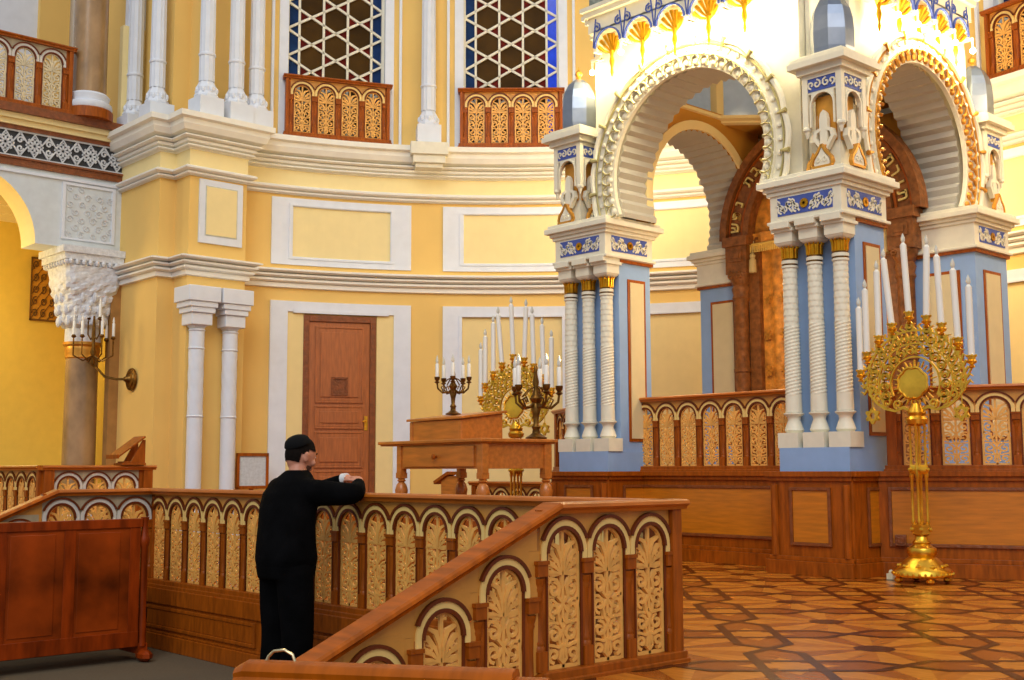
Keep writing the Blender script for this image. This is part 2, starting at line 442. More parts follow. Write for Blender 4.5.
for k, c in enumerate(BW[:5]):
    g, b = kag(c, None)
    o = b.build('window_%d'%(k+1), WHITE3, kind='structure')
    blu = G_BLU
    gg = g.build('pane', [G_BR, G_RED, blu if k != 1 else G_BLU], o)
    if k == 1:     # right-hand strip takes the blue glass with sunlight put in as emission
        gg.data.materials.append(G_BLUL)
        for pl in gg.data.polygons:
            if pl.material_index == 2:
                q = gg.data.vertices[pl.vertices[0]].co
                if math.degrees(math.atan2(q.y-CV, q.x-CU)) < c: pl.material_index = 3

# ------------------------------------------------------------------ fretwork arcade kit
S = .322
def spiral(cx, cz, r0, turns, a0, sgn, n=12):
    return [(cx+sgn*r0*(1-.78*i/n)*math.cos(a0+turns*2*PI*i/n), cz+r0*(1-.78*i/n)*math.sin(a0+turns*2*PI*i/n)) for i in range(n+1)]
def fret_mesh():
    f = MB(); f.wk = 1.22; y0, y1 = -.007, .007; cnt = [0]
    for sg in (-1, 1):
        def rb(pts, w):
            cnt[0] += 1; e = .0005*(cnt[0] % 9); f.ribbon([(sg*x, z) for x, z in pts], w, y0-e, y1+e)
        rb([(.094,.06),(.094,.28),(.088,.34),(.094,.40),(.094,.60),(.087,.635),(.068,.665),(.038,.687),(0,.696)], .016)
        rb(spiral(.055,.12,.036,1.1,-PI/2,1), .013); rb(spiral(.052,.215,.038,1.15,PI/2,1), .013)
        rb(spiral(.052,.325,.038,1.1,-PI/2,1), .013); rb(spiral(.055,.42,.036,1.15,PI/2,1), .013)
        rb([(0,.08),(.02,.10),(.012,.15),(.028,.19),(.0,.235),(.02,.27),(.03,.31),(.0,.355)], .012)
        rb([(0,.355),(.03,.385),(.018,.43),(.04,.465),(.075,.47),(.09,.45)], .013)
        rb([(.09,.17),(.06,.165),(.03,.155),(0,.165)], .011); rb([(.09,.27),(.05,.268),(.02,.262),(0,.28)], .011)
        rb([(.09,.37),(.06,.372),(.03,.35)], .011)
        # palmette leaves
        for a, l, w in ((76,.165,.016),(55,.155,.018),(33,.125,.018),(8,.10,.015)):
            rb([(.006,.485),(.006+l*.45*math.cos(R(a+12)),.485+l*.45*math.sin(R(a+12))),(.006+l*.8*math.cos(R(a+4)),.485+l*.8*math.sin(R(a+4))),(.006+l*math.cos(R(a-10)),.485+l*math.sin(R(a-10)))], [.005,w*.8,w*1.25,.010])
        rb(spiral(.066,.545,.02,.9,PI/2,1,8), .010)
    f.ribbon([(0,.06),(0,.70)], [.012,.014], y0, y1)
    f.ribbon([(-.1,.066),(.1,.066)], .014, y0, y1)
    f.ribbon([(-.1,.5),(-.05,.487),(0,.495),(.05,.487),(.1,.5)], .014, y0, y1)
    f.v = [(x*1.13, y, .06+(z-.06)*1.02) for x, y, z in f.v]
    return f
_f = fret_mesh().build('fret_panel', FRET); FRET_ME = _f.data
_cl = MB(); _cl.box(-.030,.030,-.03,.03,.057,.15); _cl.box(-.034,.034,-.034,.034,.495,.565); _cl.box(-.040,.040,-.04,.04,.55,.568)
_cl.lathe([(.03,.15),(.03,.165),(.024,.175),(.027,.185),(.021,.20),(.019,.30),(.021,.42),(.027,.435),(.024,.445),(.03,.46),(.034,.486)], seg=10)
_c = _cl.build('colonnette', W_BR, smooth=True); COL_ME = _c.data
def arch_mesh(topline=True):
    a = MB(); hs = S/2; y = .014; zt = .80; zs = .60; r = .114
    # lower stiles (material 0 brown), spandrel (1 tan)
    for sg in (-1,1):
        a.box(sg*r, sg*hs, -y, y, .057, zs, 0)
        a.box(sg*r, sg*(r+.012), -.02, .02, .06, zs, 3)
    ca = math.atan2(zt-zs, hs)
    angs = sorted(set([PI*i/16 for i in range(17)]+[ca, PI-ca]))
    inn = [(r*math.cos(t), zs+r*math.sin(t)) for t in angs]; out = []
    for t in angs:
        c, s_ = math.cos(t), math.sin(t); q = min(hs/abs(c) if abs(c) > 1e-6 else 9, (zt-zs)/s_ if s_ > 1e-6 else 9)
        out.append((q*c, zs+q*s_))
    for i in range(len(angs)-1): a.plate([inn[i], out[i], out[i+1], inn[i+1]], -y, y, 1)
    def ringp(r0, r1, yy, m, t0=0, t1=PI, n=16):
        P = [t0+(t1-t0)*i/n for i in range(n+1)]
        for i in range(n):
            p, q = P[i], P[i+1]
            a.plate([(r0*math.cos(p), zs+r0*math.sin(p)),(r1*math.cos(p), zs+r1*math.sin(p)),(r1*math.cos(q), zs+r1*math.sin(q)),(r0*math.cos(q), zs+r0*math.sin(q))], -yy, yy, m)
    ringp(.109,.127,.030,3); ringp(.126,.158,.024,2)
    t = math.acos(.1605/.174); ringp(.157,.173,.034,3,t,PI-t)
    # small spandrel triangle outline
    for sg in (-1,1): a.box(sg*.126, sg*.158, -.024, .024, .568, zs, 2)
    if topline: a.box(-hs,hs,-.02,.02,.795,.805,0)
    return a
_a = arch_mesh().build('arch', [W_BR, W_TAN, W_CR, W_RING]); ARCH_ME = _a.data
SILVER = mat('pale_grey_white_moulding', srgb(216,210,200), .5, var=.05)
_a2 = arch_mesh().build('arch', [W_BR, mat('grey_beige_spandrel', srgb(186,170,140),.6), SILVER, W_RING]); ARCH2_ME = _a2.data
FRET2_ME = FRET_ME.copy(); FRET2_ME.materials[0] = mat('pale_fretwork', srgb(226,210,172), .6, var=.12, scale=14)
_a3 = arch_mesh(False).build('arch', [W_BR, W_TAN, W_CR, W_RING]); ARCHR = {ARCH_ME.name: _a3.data}
_a4 = arch_mesh(False).build('arch', [W_BR, ARCH2_ME.materials[1], SILVER, W_RING]); ARCHR[ARCH2_ME.name] = _a4.data
for o in (_f,_c,_a,_a2,_a3,_a4): bpy.data.objects.remove(o)
def rail_prof(): return [(-.075,.83),(-.08,.815),(-.06,.80),(-.055,.785),(.055,.785),(.06,.80),(.08,.815),(.075,.83),(.06,.838),(-.06,.838),(-.075,.83)]
def child(me, name, parent, loc=(0,0,0), mats=None):
    o = bpy.data.objects.new(name, me); C.objects.link(o); o.parent = parent; o.location = loc
    return o
def arcade(name, label, cat, loc, rz, n, group=None, scale=1, posts=(1,1), ramp=0, rstep=.376, rdrop=.165, rail=True, base=.057, plinth=None, arch_me=None, postw=.09, ramp_rail=None, ext=(0,0), bottom=0, fret=None):
    t = thing(name, label, cat, loc, rz, group, scale); arch_me = arch_me or ARCH_ME
    for i in range(n):
        x = S*(i+.5)
        child(arch_me,'arch',t,(x,0,0)); child(fret or FRET_ME,'fret_panel',t,(x,0,0))
    for i in range(n+1): child(COL_ME,'colonnette',t,(S*i,0,0))
    L = S*n; xa = -ext[0]-(postw if posts[0] else 0); xb = L+ext[1]+(postw if posts[1] else 0)
    if posts[0]: MB().box(-ext[0]-postw,-ext[0],-.045,.045,bottom,.79).build('post', W_BR, t, bevel=.006)
    if posts[1]: MB().box(L+ext[1],L+ext[1]+postw,-.045,.045,bottom,.79).build('post', W_BR, t, bevel=.006)
    for q, (a_, b_) in enumerate(((-ext[0],0),(L,L+ext[1]))):
        if b_-a_ > .01: MB().box(a_,b_,-.014,.014,bottom,.79).build('end_board', W_BR, t)
    MB().box(xa-.02,xb+.02,-.055,.055,0,.057).box(xa-.03,xb+.03,-.065,.065,-.02,.02).build('base_rail', W_BR, t, bevel=.006)
    rm = MB(); P = rail_prof()
    x0 = xa-.03; x1 = xb+.03
    if ramp: x0 = ramp_rail[0][0]
    xs = [(x0,0),(x1,0)]
    vs = [(x,y,z) for x,_ in xs for y,z in P[:-1]]; k = len(P)-1
    rm.add(vs, [(j,(j+1)%k,k+(j+1)%k,k+j) for j in range(k)]+[tuple(range(k-1,-1,-1)), tuple(range(k,2*k))])
    rm.build('handrail', W_OR if plinth != 'dark' else W_BR, t, bevel=0)
    if ramp:
        a, b = ramp_rail; sl = (a[1]-b[1])/(a[0]-b[0])
        rr = MB(); vs = [(x, y, z+dz) for x, dz in ((b[0], b[1]-a[1]), (a[0], 0)) for y, z in P[:-1]]
        rr.add(vs, [(j,(j+1)%k,k+(j+1)%k,k+j) for j in range(k)]+[tuple(range(k-1,-1,-1)), tuple(range(k,2*k))])
        rr.build('sloping_handrail', W_RAIL, t)
        infill = MB()
        for i in range(ramp):
            xc = S*.5-rstep*(i+1)+.03*0+ramp_off; dz = -rdrop*(i+1)
            child(ARCHR[arch_me.name],'arch',t,(xc,0,dz)); child(FRET_ME,'fret_panel',t,(xc,0,dz))
            child(COL_ME,'colonnette',t,(xc-S/2,0,dz)); child(COL_ME,'colonnette',t,(xc+S/2+.012,0,dz))
            # spandrel board between arch block and sloping rail
            xl, xr = xc-S/2, xc+S/2+(rstep-S)
            f = lambda x: .80+(x-a[0])*sl*1.0
            infill.plate([(xl,.78+dz),(xr,.78+dz),(xr,f(xr)),(xl,max(f(xl),.78+dz+.002))], -.013, .013, 0)
            infill.box(xc+S/2, xr+.02, -.012,.012, .057+dz, .779+dz, 0)
        infill.build('spandrel_board', W_TAN, t)
        e = MB(); x0_ = a[0]-.02; x1_ = S*.5-rstep*ramp-.4
        e.plate([(0,.06),(0,-.12),(x1_,-.12+(x1_)*sl),(x1_,.06+(x1_)*sl-.02)], -.05,.05)
        e.build('stringer', W_BR, t)
    return t
ramp_off = 0

# ------------------------------------------------------------------ balustrades of the sunken well
fb = arcade('balustrade','long orange wood arcaded balustrade the man in black leans on','balustrade',(-10.02,4.83,0),0,18,postw=.10,bottom=0)
pl = MB()
pl.box(-10.05,-4.05,4.775,4.87,ZG,-.02,0)
pl.box(-10.05,-4.05,4.755,4.80,-.14,-.01,0); pl.box(-10.05,-4.05,4.745,4.80,ZG,ZG+.13,0); pl.box(-10.05,-4.05,4.76,4.80,ZG+.13,ZG+.15,0)
for k in range(3):
    x0 = -9.95+1.95*k; pl.box(x0,x0+1.8,4.766,4.78,ZG+.20,-.19,0)
    for a in ((x0-.03,x0,ZG+.17,-.16),(x0+1.8,x0+1.83,ZG+.17,-.16),(x0,x0+1.8,-.19,-.16),(x0,x0+1.8,ZG+.17,ZG+.20)): pl.box(a[0],a[1],4.757,4.78,a[2],a[3],0)
pl.build('trim_40', [W_BR, W_OR], kind='structure', bevel=.006)
ramp_off = -.02
nb = arcade('balustrade','near reddish balustrade whose handrail slopes down towards the lower left','balustrade',(-4.12,3.925,0),PI/2,3,posts=(0,1),postw=.075,ramp=4,ramp_rail=((.095,.836),(-1.60,.134)))
nb.scale = (.965,1,1)
ramp_off = .03
lb = arcade('balustrade','pale arched balustrade with sloping rail behind the red pew back','balustrade',(-10.0,3.835,0),PI/2,3,posts=(0,1),postw=.06,ramp=2,ramp_rail=((.115,.84),(-1.1,.321)),arch_me=ARCH2_ME)
pl = MB().box(-10.06,-9.95,2.0,4.86,ZG,-.02); pl.build('trim_41', mat('shade_tinted_skirting', srgb(70,54,36), .6, var=.1), kind='structure')  # shade on this plinth is put into its dark colour
MB().box(-4.17,-4.06,3.45,4.86,ZG,-.02).build('trim_42', W_BR, kind='structure')
# stepped dais and its balustrades at far left
MB().box(-18,-12.84,4.85,6.35,0,.215).build('floor_dais', W_BR, kind='structure')
lb2 = arcade('balustrade','grey and brown arched balustrade carrying the little book stand','balustrade',(-12.9,5.06,.215),PI/2,3,posts=(1,1),postw=.11,ext=(.0,.05),arch_me=ARCH2_ME)
lb3 = arcade('balustrade','narrow ochre arches of the balustrade at the far left edge','balustrade',(-16.2,4.95,.215),0,10,posts=(1,1),postw=.06)
# little book stand on the rail
bs = thing('book_stand','small brown wooden book stand on top of the far left balustrade','book stand',(-12.9,5.90,1.054),scale=.84)
b = MB(); b.M = Matrix.Rotation(R(0),4,'Z')
b.box(-.13,.13,-.14,.20,0,.03); b.plate([(-.0,0)]*0 or [(-.1,.03),(.1,.03),(.1,.05),(-.1,.05)], -.1,.15)
for sx in (-.12,.10): b.add([(sx,-.02,.03),(sx+.02,-.02,.03),(sx+.02,.19,.03),(sx,.19,.03),(sx,.15,.34),(sx+.02,.15,.34),(sx+.02,.19,.34),(sx,.19,.34)],[(0,3,2,1),(4,5,6,7),(0,1,5,4),(1,2,6,5),(2,3,7,6),(3,0,4,7)])
b.build('base', W_BR, bs, bevel=.004)
b = MB(); b.add([(-.17,-.20,.10),(.17,-.20,.10),(.17,.17,.37),(-.17,.17,.37),(-.17,-.21,.12),(.17,-.21,.12),(.17,.16,.39),(-.17,.16,.39)],[(0,3,2,1),(4,5,6,7),(0,1,5,4),(1,2,6,5),(2,3,7,6),(3,0,4,7)])
b.box(-.17,.17,-.235,-.20,.085,.14); b.build('sloping_top', W_BR, bs, bevel=.004)

# ------------------------------------------------------------------ podium under the canopy
PODZ = .965
def podium_face(mb, p, q, z0=0, z1=PODZ, mods=1, panel=True, mg=.09):
    """panelled front from p to q, outside on the right of travel"""
    dx, dy = q[0]-p[0], q[1]-p[1]; L = math.hypot(dx,dy)
    M = Matrix.Translation((p[0],p[1],0)) @ Matrix.Rotation(math.atan2(dy,dx),4,'Z'); mb.M = M
    mb.box(.004,L-.004,.002,.06,z0+.001,z1-.001,0)
    mb.box(-.02,L+.02,-.05,.0,z1-.05,z1,0); mb.box(0,L,-.025,.0,z1-.09,z1-.05,0)
    mb.box(-.01,L+.01,-.06,.0,z0,z0+.13,0); mb.box(0,L,-.03,.0,z0+.13,z0+.17,0)
    wd = L/mods
    for i in range(mods):
        a, b_ = i*wd+mg, (i+1)*wd-mg
        if panel and b_-a > .12:
            for bx in ((a,a+.03,z0+.27,z1-.15),(b_-.03,b_,z0+.27,z1-.15),(a+.03,b_-.03,z1-.18,z1-.15),(a+.03,b_-.03,z0+.27,z0+.30)): mb.box(bx[0],bx[1],-.022,0,bx[2],bx[3],2)
            mb.box(a+.03,b_-.03,-.008,0,z0+.30,z1-.18,1)
    mb.M = Matrix()
pd = MB()
plan = [(-11.6,11.3),(-9.95,10.35),(-9.0,10.45),(-7.0,10.45),(-5.95,10.32),(-4.2,11.15),(-1.8,13.3)]
pd.slab([(-11.9,13.9),(-12.3,12.4),(-11.55,11.42),(-9.9,10.3),(-9.0,10.3),(-7.0,10.3),(-6.0,10.17),(-4.34,10.95),(-3.0,12.5),(-4.5,13.9)][::-1],.01,PODZ-.002,0)
podium_face(pd,(-11.7,11.45),(-9.9,10.40),mods=2)
podium_face(pd,(-9.9,10.25),(-7.0,10.25),mods=1)
podium_face(pd,(-5.985,10.10),(-4.3,10.88),mods=1)
podium_face(pd,(-4.3,10.88),(-1.9,13.2),mods=2)
# the wide panel between pedestals is drawn again between the pier pedestals
pd.build('podium', [W_BR, W_ORH, W_DK], bevel=.005); tag(bpy.data.objects['podium'],'low brown panelled wood podium carrying the canopy and its balustrades','podium')
ba = arcade('balustrade','ochre fretwork balustrade between the two front piers of the canopy','balustrade',(-9.19,10.33,PODZ),0,7,posts=(0,0)); ba.scale = (.965,1,1)
dR = math.atan2(10.88-10.10, -4.3+5.985)
bb = arcade('balustrade','fretwork balustrade on the podium behind the near floor candelabrum','balustrade',(-5.93+.10*math.cos(dR),10.19+.10*math.sin(dR),PODZ),dR,5,posts=(1,1)); bb.scale = (1.07,1,.94)
dL = math.atan2(10.40-11.45, -9.9+11.7)
bl = arcade('balustrade','dark short balustrade left of the canopy behind the far floor candelabrum','balustrade',(-11.75,11.6,PODZ),dL,5,posts=(1,1))
bk = arcade('balustrade','far fretwork balustrade glimpsed beneath the pine table','balustrade',(-11.9,10.25,.0),0,5,posts=(1,1),postw=.08)
ds = MB().box(-12.05,-8.45,7.5,9.36,0,.5); ds.build('floor_platform', W_BR, kind='structure')

# ------------------------------------------------------------------ canopy (ciborium)
PX = (-9.47,-6.43); PY = (10.12,12.75)
can = thing('ark_canopy','tall white and blue horseshoe arched canopy with domed turrets over the ark','canopy',(0,0,0))
def pier(cx, cy, cols, outx):
    """outx: -1/+1 which side is the outer side"""
    b = MB()
    h = .375
    y0 = cy-.16 if cols else cy-h
    b.box(cx-h,cx+h,y0,cy+h,1.19,3.36,0)
    b.box(cx-.385,cx+.385,cy-h-.01,cy+h+.01,.965,1.19,0)
    # brown framed beige panels
    def pan(x0,x1,yy,sg,axis):
        z0,z1 = 1.30,3.16
        for k,(a0,a1,c0,c1,d,m) in enumerate(((x0,x1,z0,z1,.012,1),(x0+.035,x1-.035,z0+.035,z1-.035,.02,2))):
            if axis == 'x': b.box(a0,a1,yy,yy+sg*d,c0,c1,m)
            else: b.box(yy,yy+sg*d,a0,a1,c0,c1,m)
    if not cols: pan(cx-.2,cx+.2,cy-h,-1,'x')
    pan(cx-.2,cx+.2,cy+h,1,'x')
    pan(cy-.02 if cols else cy-.2, cy+.28 if cols else cy+.2, cx+h,1,'y'); pan(cy-.02 if cols else cy-.2, cy+.28 if cols else cy+.2, cx-h,-1,'y')
    b.box(cx-h-.03,cx+h+.03,y0+.0 if cols else y0-.03,cy+h+.03,3.34,3.375,1)
    p = b.build('pier', [BLUE, W_BR, BEIGE], can)
    # pedestal
    pb = MB(); x0, x1, ya, yb = cx-.47,cx+.44,cy-.44,cy+.42
    if cols:
        for (P,Q,n) in (((x0,ya),(x1,ya),1),((x1,ya),(x1,yb),1),((x0,yb),(x0,ya),1)): podium_face(pb,P,Q,mods=n,mg=.23)
        for sx in (x0+.02,x1-.10): pb.lathe([(.035,.17),(.035,.84)],(sx+.04,ya-.01,0),8,0)
        pb.slab([(x0+.03,ya+.03),(x1-.03,ya+.03),(x1-.03,yb),(x0+.03,yb)],0.01,PODZ-.001,0)
        pb.build('pedestal',[W_BR,W_ORH,W_DK],p,bevel=.005)
    # entablature
    e = MB(); e.box(cx-.40,cx+.40,cy-.41,cy+.40,3.375,3.68,0)
    if cols:
        for k in (-1,0,1): e.box(cx+k*.285-.11,cx+k*.285+.11,cy-.44,cy-.1,3.33,3.40,0)
    for (o_,z0,z1) in ((.43,3.66,3.70),(.455,3.70,3.74),(.50,3.74,3.80),(.47,3.80,3.84)): e.box(cx-o_,cx+o_,cy-o_,cy+o_,z0,z1,0)
    e.box(cx-.43,cx+.43,cy-.43,cy+.43,3.38,3.41,0)
    e.build('entablature',WHITE3,p,bevel=.006)
    o = MB(); o.wk = 1.5
    def scroll_panel(M, L, H, colr=True):
        o.M = M
        o.box(-L,L,-.006,0,-H,H,0)
        n = 3
        for sg in (-1,1):
            for i in range(n):
                xx = L*(.30+.27*i)
                o.ribbon([(sg*(xx-.04),-H*.75),(sg*xx,-H*.2),(sg*(xx+.03),H*.4)],.012,-.014,-.004,1)
                o.ribbon([(sg*x,z) for x,z in spiral(xx,(.25 if i%2 else -.25)*H,H*.52,1.2,PI/2*(1 if i%2 else -1),1,10)],.013,-.014,-.004,1)
                o.ribbon([(sg*x,z) for x,z in spiral(xx+.045,(-.35 if i%2 else .35)*H,H*.35,1.0,PI/2,1,8)],.011,-.014,-.004,1)
        for i in range(8):
            a = PI*2*i/8; o.ribbon([(0,0),(.045*math.cos(a),.045*math.sin(a))],[.008,.02],-.018,-.004,2)
        o.M = Matrix()
    fx = Matrix.Translation((cx,cy-.41,3.545))
    if cols: scroll_panel(fx,.31,.09)
    sx = Matrix.Translation((cx+.40,cy,3.545)) @ Matrix.Rotation(PI/2,4,'Z')
    if cols or outx > 0: scroll_panel(sx,.30,.09)
    sx = Matrix.Translation((cx-.40,cy,3.545)) @ Matrix.Rotation(-PI/2,4,'Z')
    if cols: scroll_panel(sx,.30,.09)
    if o.v: o.build('ornament_band',[NAVY,WHITE3,GOLD],p)
    if cols:
        for k in (-1,0,1):
            c = MB(); X, Y = cx+k*.285, cy-.27
            c.box(X-.115,X+.115,Y-.115,Y+.115,1.19,1.335,0)
            c.lathe([(.075,1.335),(.095,1.36),(.078,1.41),(.06,1.46),(.068,1.49),(.10,1.515),(.10,1.525),(.072,1.535)],(X,Y,0),16,0)
            # shaft: leaf collar, spiral rope fluting, then staggered scale courses
            seg = 32; rows = []; nz = 150
            for i in range(nz+1):
                f = i/nz; z = 1.535+1.42*f
                for q in range(seg):
                    a = 2*PI*q/seg; rr = .078-.006*f
                    if f < .12: rr += .004*abs(math.sin(4*a))*(1-f/.12)
                    elif f < .60: rr += .0038*math.sin(3*a-z*2*PI/.034)
                    else:
                        ph_ = (z/.062) % 1; rr += .005*(1-ph_)-.004+(-.004 if ((q+2*(int(z/.062)%2)) % 4 == 0) else 0)
                    rows.append((X+rr*math.cos(a), Y+rr*math.sin(a), z))
            fs = [(i*seg+q,i*seg+(q+1)%seg,(i+1)*seg+(q+1)%seg,(i+1)*seg+q) for i in range(nz) for q in range(seg)]
            c.add(rows, fs, 0)
            c.lathe([(.07,2.95),(.082,2.955),(.082,2.975),(.07,2.98)],(X,Y,0),16,0); c.lathe([(.078,2.98),(.078,2.99)],(X,Y,0),16,2)
            c.lathe([(.07,2.99),(.082,2.995),(.082,3.025),(.072,3.03)],(X,Y,0),16,0); c.lathe([(.076,3.03),(.076,3.045)],(X,Y,0),16,2)
            c.lathe([(.068,3.04),(.070,3.05),(.072,3.15)],(X,Y,0),12,1)
            for q in range(12):
                a = 2*PI*q/12; c.tube([(X+.072*math.cos(a),Y+.072*math.sin(a),3.05),(X+.074*math.cos(a),Y+.074*math.sin(a),3.13),(X+.088*math.cos(a),Y+.088*math.sin(a),3.165)],.009,5,1)
            c.lathe([(.085,3.16),(.13,3.185),(.145,3.21)],(X,Y,0),4,0,rot=PI/4)
            c.box(X-.104,X+.104,Y-.104,Y+.104,3.205,3.305,0); c.box(X-.125,X+.125,Y-.125,Y+.125,3.305,3.335,0)
            c.build('column',[WHITE3,GOLD,BRONZE],p,smooth=True)
    return p
P2 = pier(PX[1],PY[0],True,1); P1 = pier(PX[0],PY[0],True,-1); P3 = pier(PX[1],PY[1],False,1); P4 = pier(PX[0],PY[1],False,-1)

def saw(i): return .0 if i % 2 else .035
def arch_wall(mb, x0, x1, z0, z1, cx, cz, r, y0, y1, m_face=0, m_soff=1, nrib=34):
    th = math.asin(min(.9,(cz-z0)/r)); A0, A1 = -th, PI+th
    cor = [math.atan2(z1-cz, x1-cx), math.atan2(z1-cz, x0-cx)]
    ang = []
    N = nrib*2
    for i in range(N+1): ang.append((A0+(A1-A0)*i/N, saw(i)))
    for c in cor: ang.append((c, .02))
    ang.sort()
    inn, out = [], []
    for t, d in ang:
        c, s_ = math.cos(t), math.sin(t); rr = r+d
        inn.append((cx+rr*c, max(z0, cz+rr*s_)))
        q = 99
        if c > 1e-6: q = min(q,(x1-cx)/c)
        if c < -1e-6: q = min(q,(x0-cx)/c)
        if s_ > 1e-6: q = min(q,(z1-cz)/s_)
        out.append((cx+q*c, max(z0, cz+q*s_)))
    n = len(ang)
    vs = [(x,y0,z) for x,z in inn]+[(x,y0,z) for x,z in out]+[(x,y1,z) for x,z in inn]+[(x,y1,z) for x,z in out]
    fa, so, bk_ = [], [], []
    for i in range(n-1):
        fa += [(i,n+i,n+i+1,i+1),(n+i,3*n+i,3*n+i+1,n+i+1)]; bk_.append((2*n+i+1,3*n+i+1,3*n+i,2*n+i))
        so.append((i,i+1,2*n+i+1,2*n+i))
    mb.add(vs, fa, m_face); mb.add(vs, bk_, 2); mb.add(vs, so, m_soff)
SOFF = mat('ribbed_grey_plaster', srgb(188,184,172), .7, var=.03)
# front, right, left and back arch walls (side openings are seen through)
def wall_part(name, M, half, cz, r, th, z1=6.6):
    w = MB(); w.M = M
    arch_wall(w,-half,half,3.84,z1,0,cz,r,0,th)
    return w.build(name,[WHITE3,SOFF,YELD],can)
CXm, CYm = (PX[0]+PX[1])/2, (PY[0]+PY[1])/2
Mf = Matrix.Translation((-7.965,9.90,0))
Mr = Matrix.Translation((-6.24,11.53,0)) @ Matrix.Rotation(PI/2,4,'Z')
Ml = Matrix.Translation((-9.66,11.42,0)) @ Matrix.Rotation(-PI/2,4,'Z')
wall_part('front_arch',Mf,1.40,4.25,1.035,.56)
wall_part('right_arch',Mr,1.21,4.35,.93,.62,5.75)
wall_part('left_arch',Ml,1.21,4.2,.93,.62,5.45)
# back wall behind the ark
bw = MB(); bw.box(-9.2,-6.66,12.80,12.97,.93,5.25,0); bw.box(-9.5,-6.4,12.95,13.05,.93,6.6,1)
bw.build('back_wall',[YELD,WHITE3],can)
# corners between arch walls
for x in (PX[0]+.24,PX[1]):
    for y in PY: MB().box(x-.12,x+.12,y-.12,y+.12,3.845,6.58,0).build('corner_shaft',WHITE3,can)
# inner ceiling: square to octagon, then a low drum with grey panes
def octo(r, z): return [(CXm+r*math.cos(PI/8+PI/4*i), 11.36+r*math.sin(PI/8+PI/4*i), z) for i in range(8)]
dr = MB()
R8 = 1.17/math.cos(PI/8)
def octring(r0,z0,r1,z1,m):
    a, b = octo(r0,z0), octo(r1,z1)
    dr.add(a+b,[(i,(i+1)%8,8+(i+1)%8,8+i) for i in range(8)],m)
sq = [(CXm-1.3,10.1),(CXm+1.3,10.1),(CXm+1.3,12.8),(CXm-1.3,12.8)]
o8 = octo(R8,5.32)
sqv = [(CXm+1.4,12.8),(CXm-1.4,12.8),(CXm-1.4,10.18),(CXm+1.4,10.18)]
for q in range(4):
    x, y = sqv[q]; i1 = q*2; i0 = (i1+1)
    dr.add([(x,y,5.32),o8[i1],o8[i0]],[(0,1,2)],0)
    nx_, ny_ = sqv[(q+1)%4]; dr.add([(x,y,5.32),(nx_,ny_,5.32),o8[(q*2+2)%8],o8[i0]],[(0,3,2,1)],0)
octring(R8,5.32,R8-.06,5.335,1); octring(R8-.06,5.335,R8-.06,5.36,1); octring(R8-.06,5.36,R8-.12,5.38,1); octring(R8-.12,5.38,R8-.12,5.42,1); octring(R8-.12,5.42,R8+.02,5.45,1)
octring(R8+.02,5.45,R8+.02,6.3,2); octring(R8+.02,6.3,.05,6.55,1)
for p in octo(R8-.01,0): dr.box(p[0]-.07,p[0]+.07,p[1]-.07,p[1]+.07,5.42,6.35,1)
dr.build('inner_drum',[YELD,CREAM,G_GRY],can)

ri = MB(); ri.M = Matrix.Translation((-9.03,11.42,0)) @ Matrix.Rotation(PI/2,4,'Z')
for i in range(36):
    p_, q_ = -.35+(PI+.7)*i/36, -.35+(PI+.7)*(i+1)/36
    ri.plate([(.95*math.cos(p_),4.2+.95*math.sin(p_)),(1.06*math.cos(p_),4.2+1.06*math.sin(p_)),(1.06*math.cos(q_),4.2+1.06*math.sin(q_)),(.95*math.cos(q_),4.2+.95*math.sin(q_))],-.03,.0)
ri.build('inner_archivolt',CREAM,can)
# archivolts
def archivolt(name, M, r, cz, metal, lobes, bm=0):
    a = MB(); a.M = M
    th = math.asin((cz-3.85)/r)
    def arcp(rr, y, n=60, t=th): return [(rr*math.cos(-t+(PI+2*t)*i/n), y, cz+rr*math.sin(-t+(PI+2*t)*i/n)) for i in range(n+1)]
    def band(r0, r1, y, m, n=60):
        p, q = arcp(r0,y,n), arcp(r1,y,n)
        b0, b1 = arcp(r0,.0,n), arcp(r1,.0,n)
        vs = p+q+b0+b1; k = n+1
        fs = []
        for i in range(n): fs += [(i,k+i,k+i+1,i+1),(k+i,3*k+i,3*k+i+1,k+i+1),(i,i+1,2*k+i+1,2*k+i)]
        a.add(vs,fs,m)
    band(r,r+.12,-.05,0); band(r+.12,r+.155,-.09,0); band(r+.155,r+.255,-.06,0); 
    # outer lobed border
    n = lobes*8; pts = []
    for i in range(n+1):
        f = (i % 8)/8; rr = r+.285+.022*math.sin(PI*f)
        t = -th+(PI+2*th)*i/n; pts.append((rr*math.cos(t),-.07,cz+rr*math.sin(t)))
    a.tube(pts,.032,6,0)
    a.tube(arcp(r+.25,-.075),.012,5,1); a.tube(arcp(r+.135,-.095),.009,5,1)
    for i in range(lobes+1):
        t = -th+(PI+2*th)*i/lobes
        a.tube([((r+.23)*math.cos(t),-.10,cz+(r+.23)*math.sin(t)),((r+.33)*math.cos(t),-.10,cz+(r+.33)*math.sin(t))],[.012,.028],6,1)
    # ring of egg beads with raised loops
    nb_ = 34
    for i in range(nb_):
        t = -th+(PI+2*th)*(i+.5)/nb_
        c, s_ = math.cos(t), math.sin(t); rr = r+.055
        a.ball((rr*c,-.06,cz+rr*s_),.040,.03,.040,8,5,bm)
        loop = []
        for q in range(7):
            u = PI*q/6; lr = r+.015+.122*math.sin(u); lt = t+(.066/r)*math.cos(u)
            loop.append((lr*math.cos(lt),-.09,cz+lr*math.sin(lt)))
        a.tube(loop,.014,5,bm); a.tube([(x_,-.10,z_) for x_,_,z_ in loop],.008,4,1)
        a.ball(((r+.205)*c,-.07,cz+(r+.205)*s_),.028,.022,.028,6,4,0)
    return a.build(name,[WHITE3,metal],can,smooth=True)
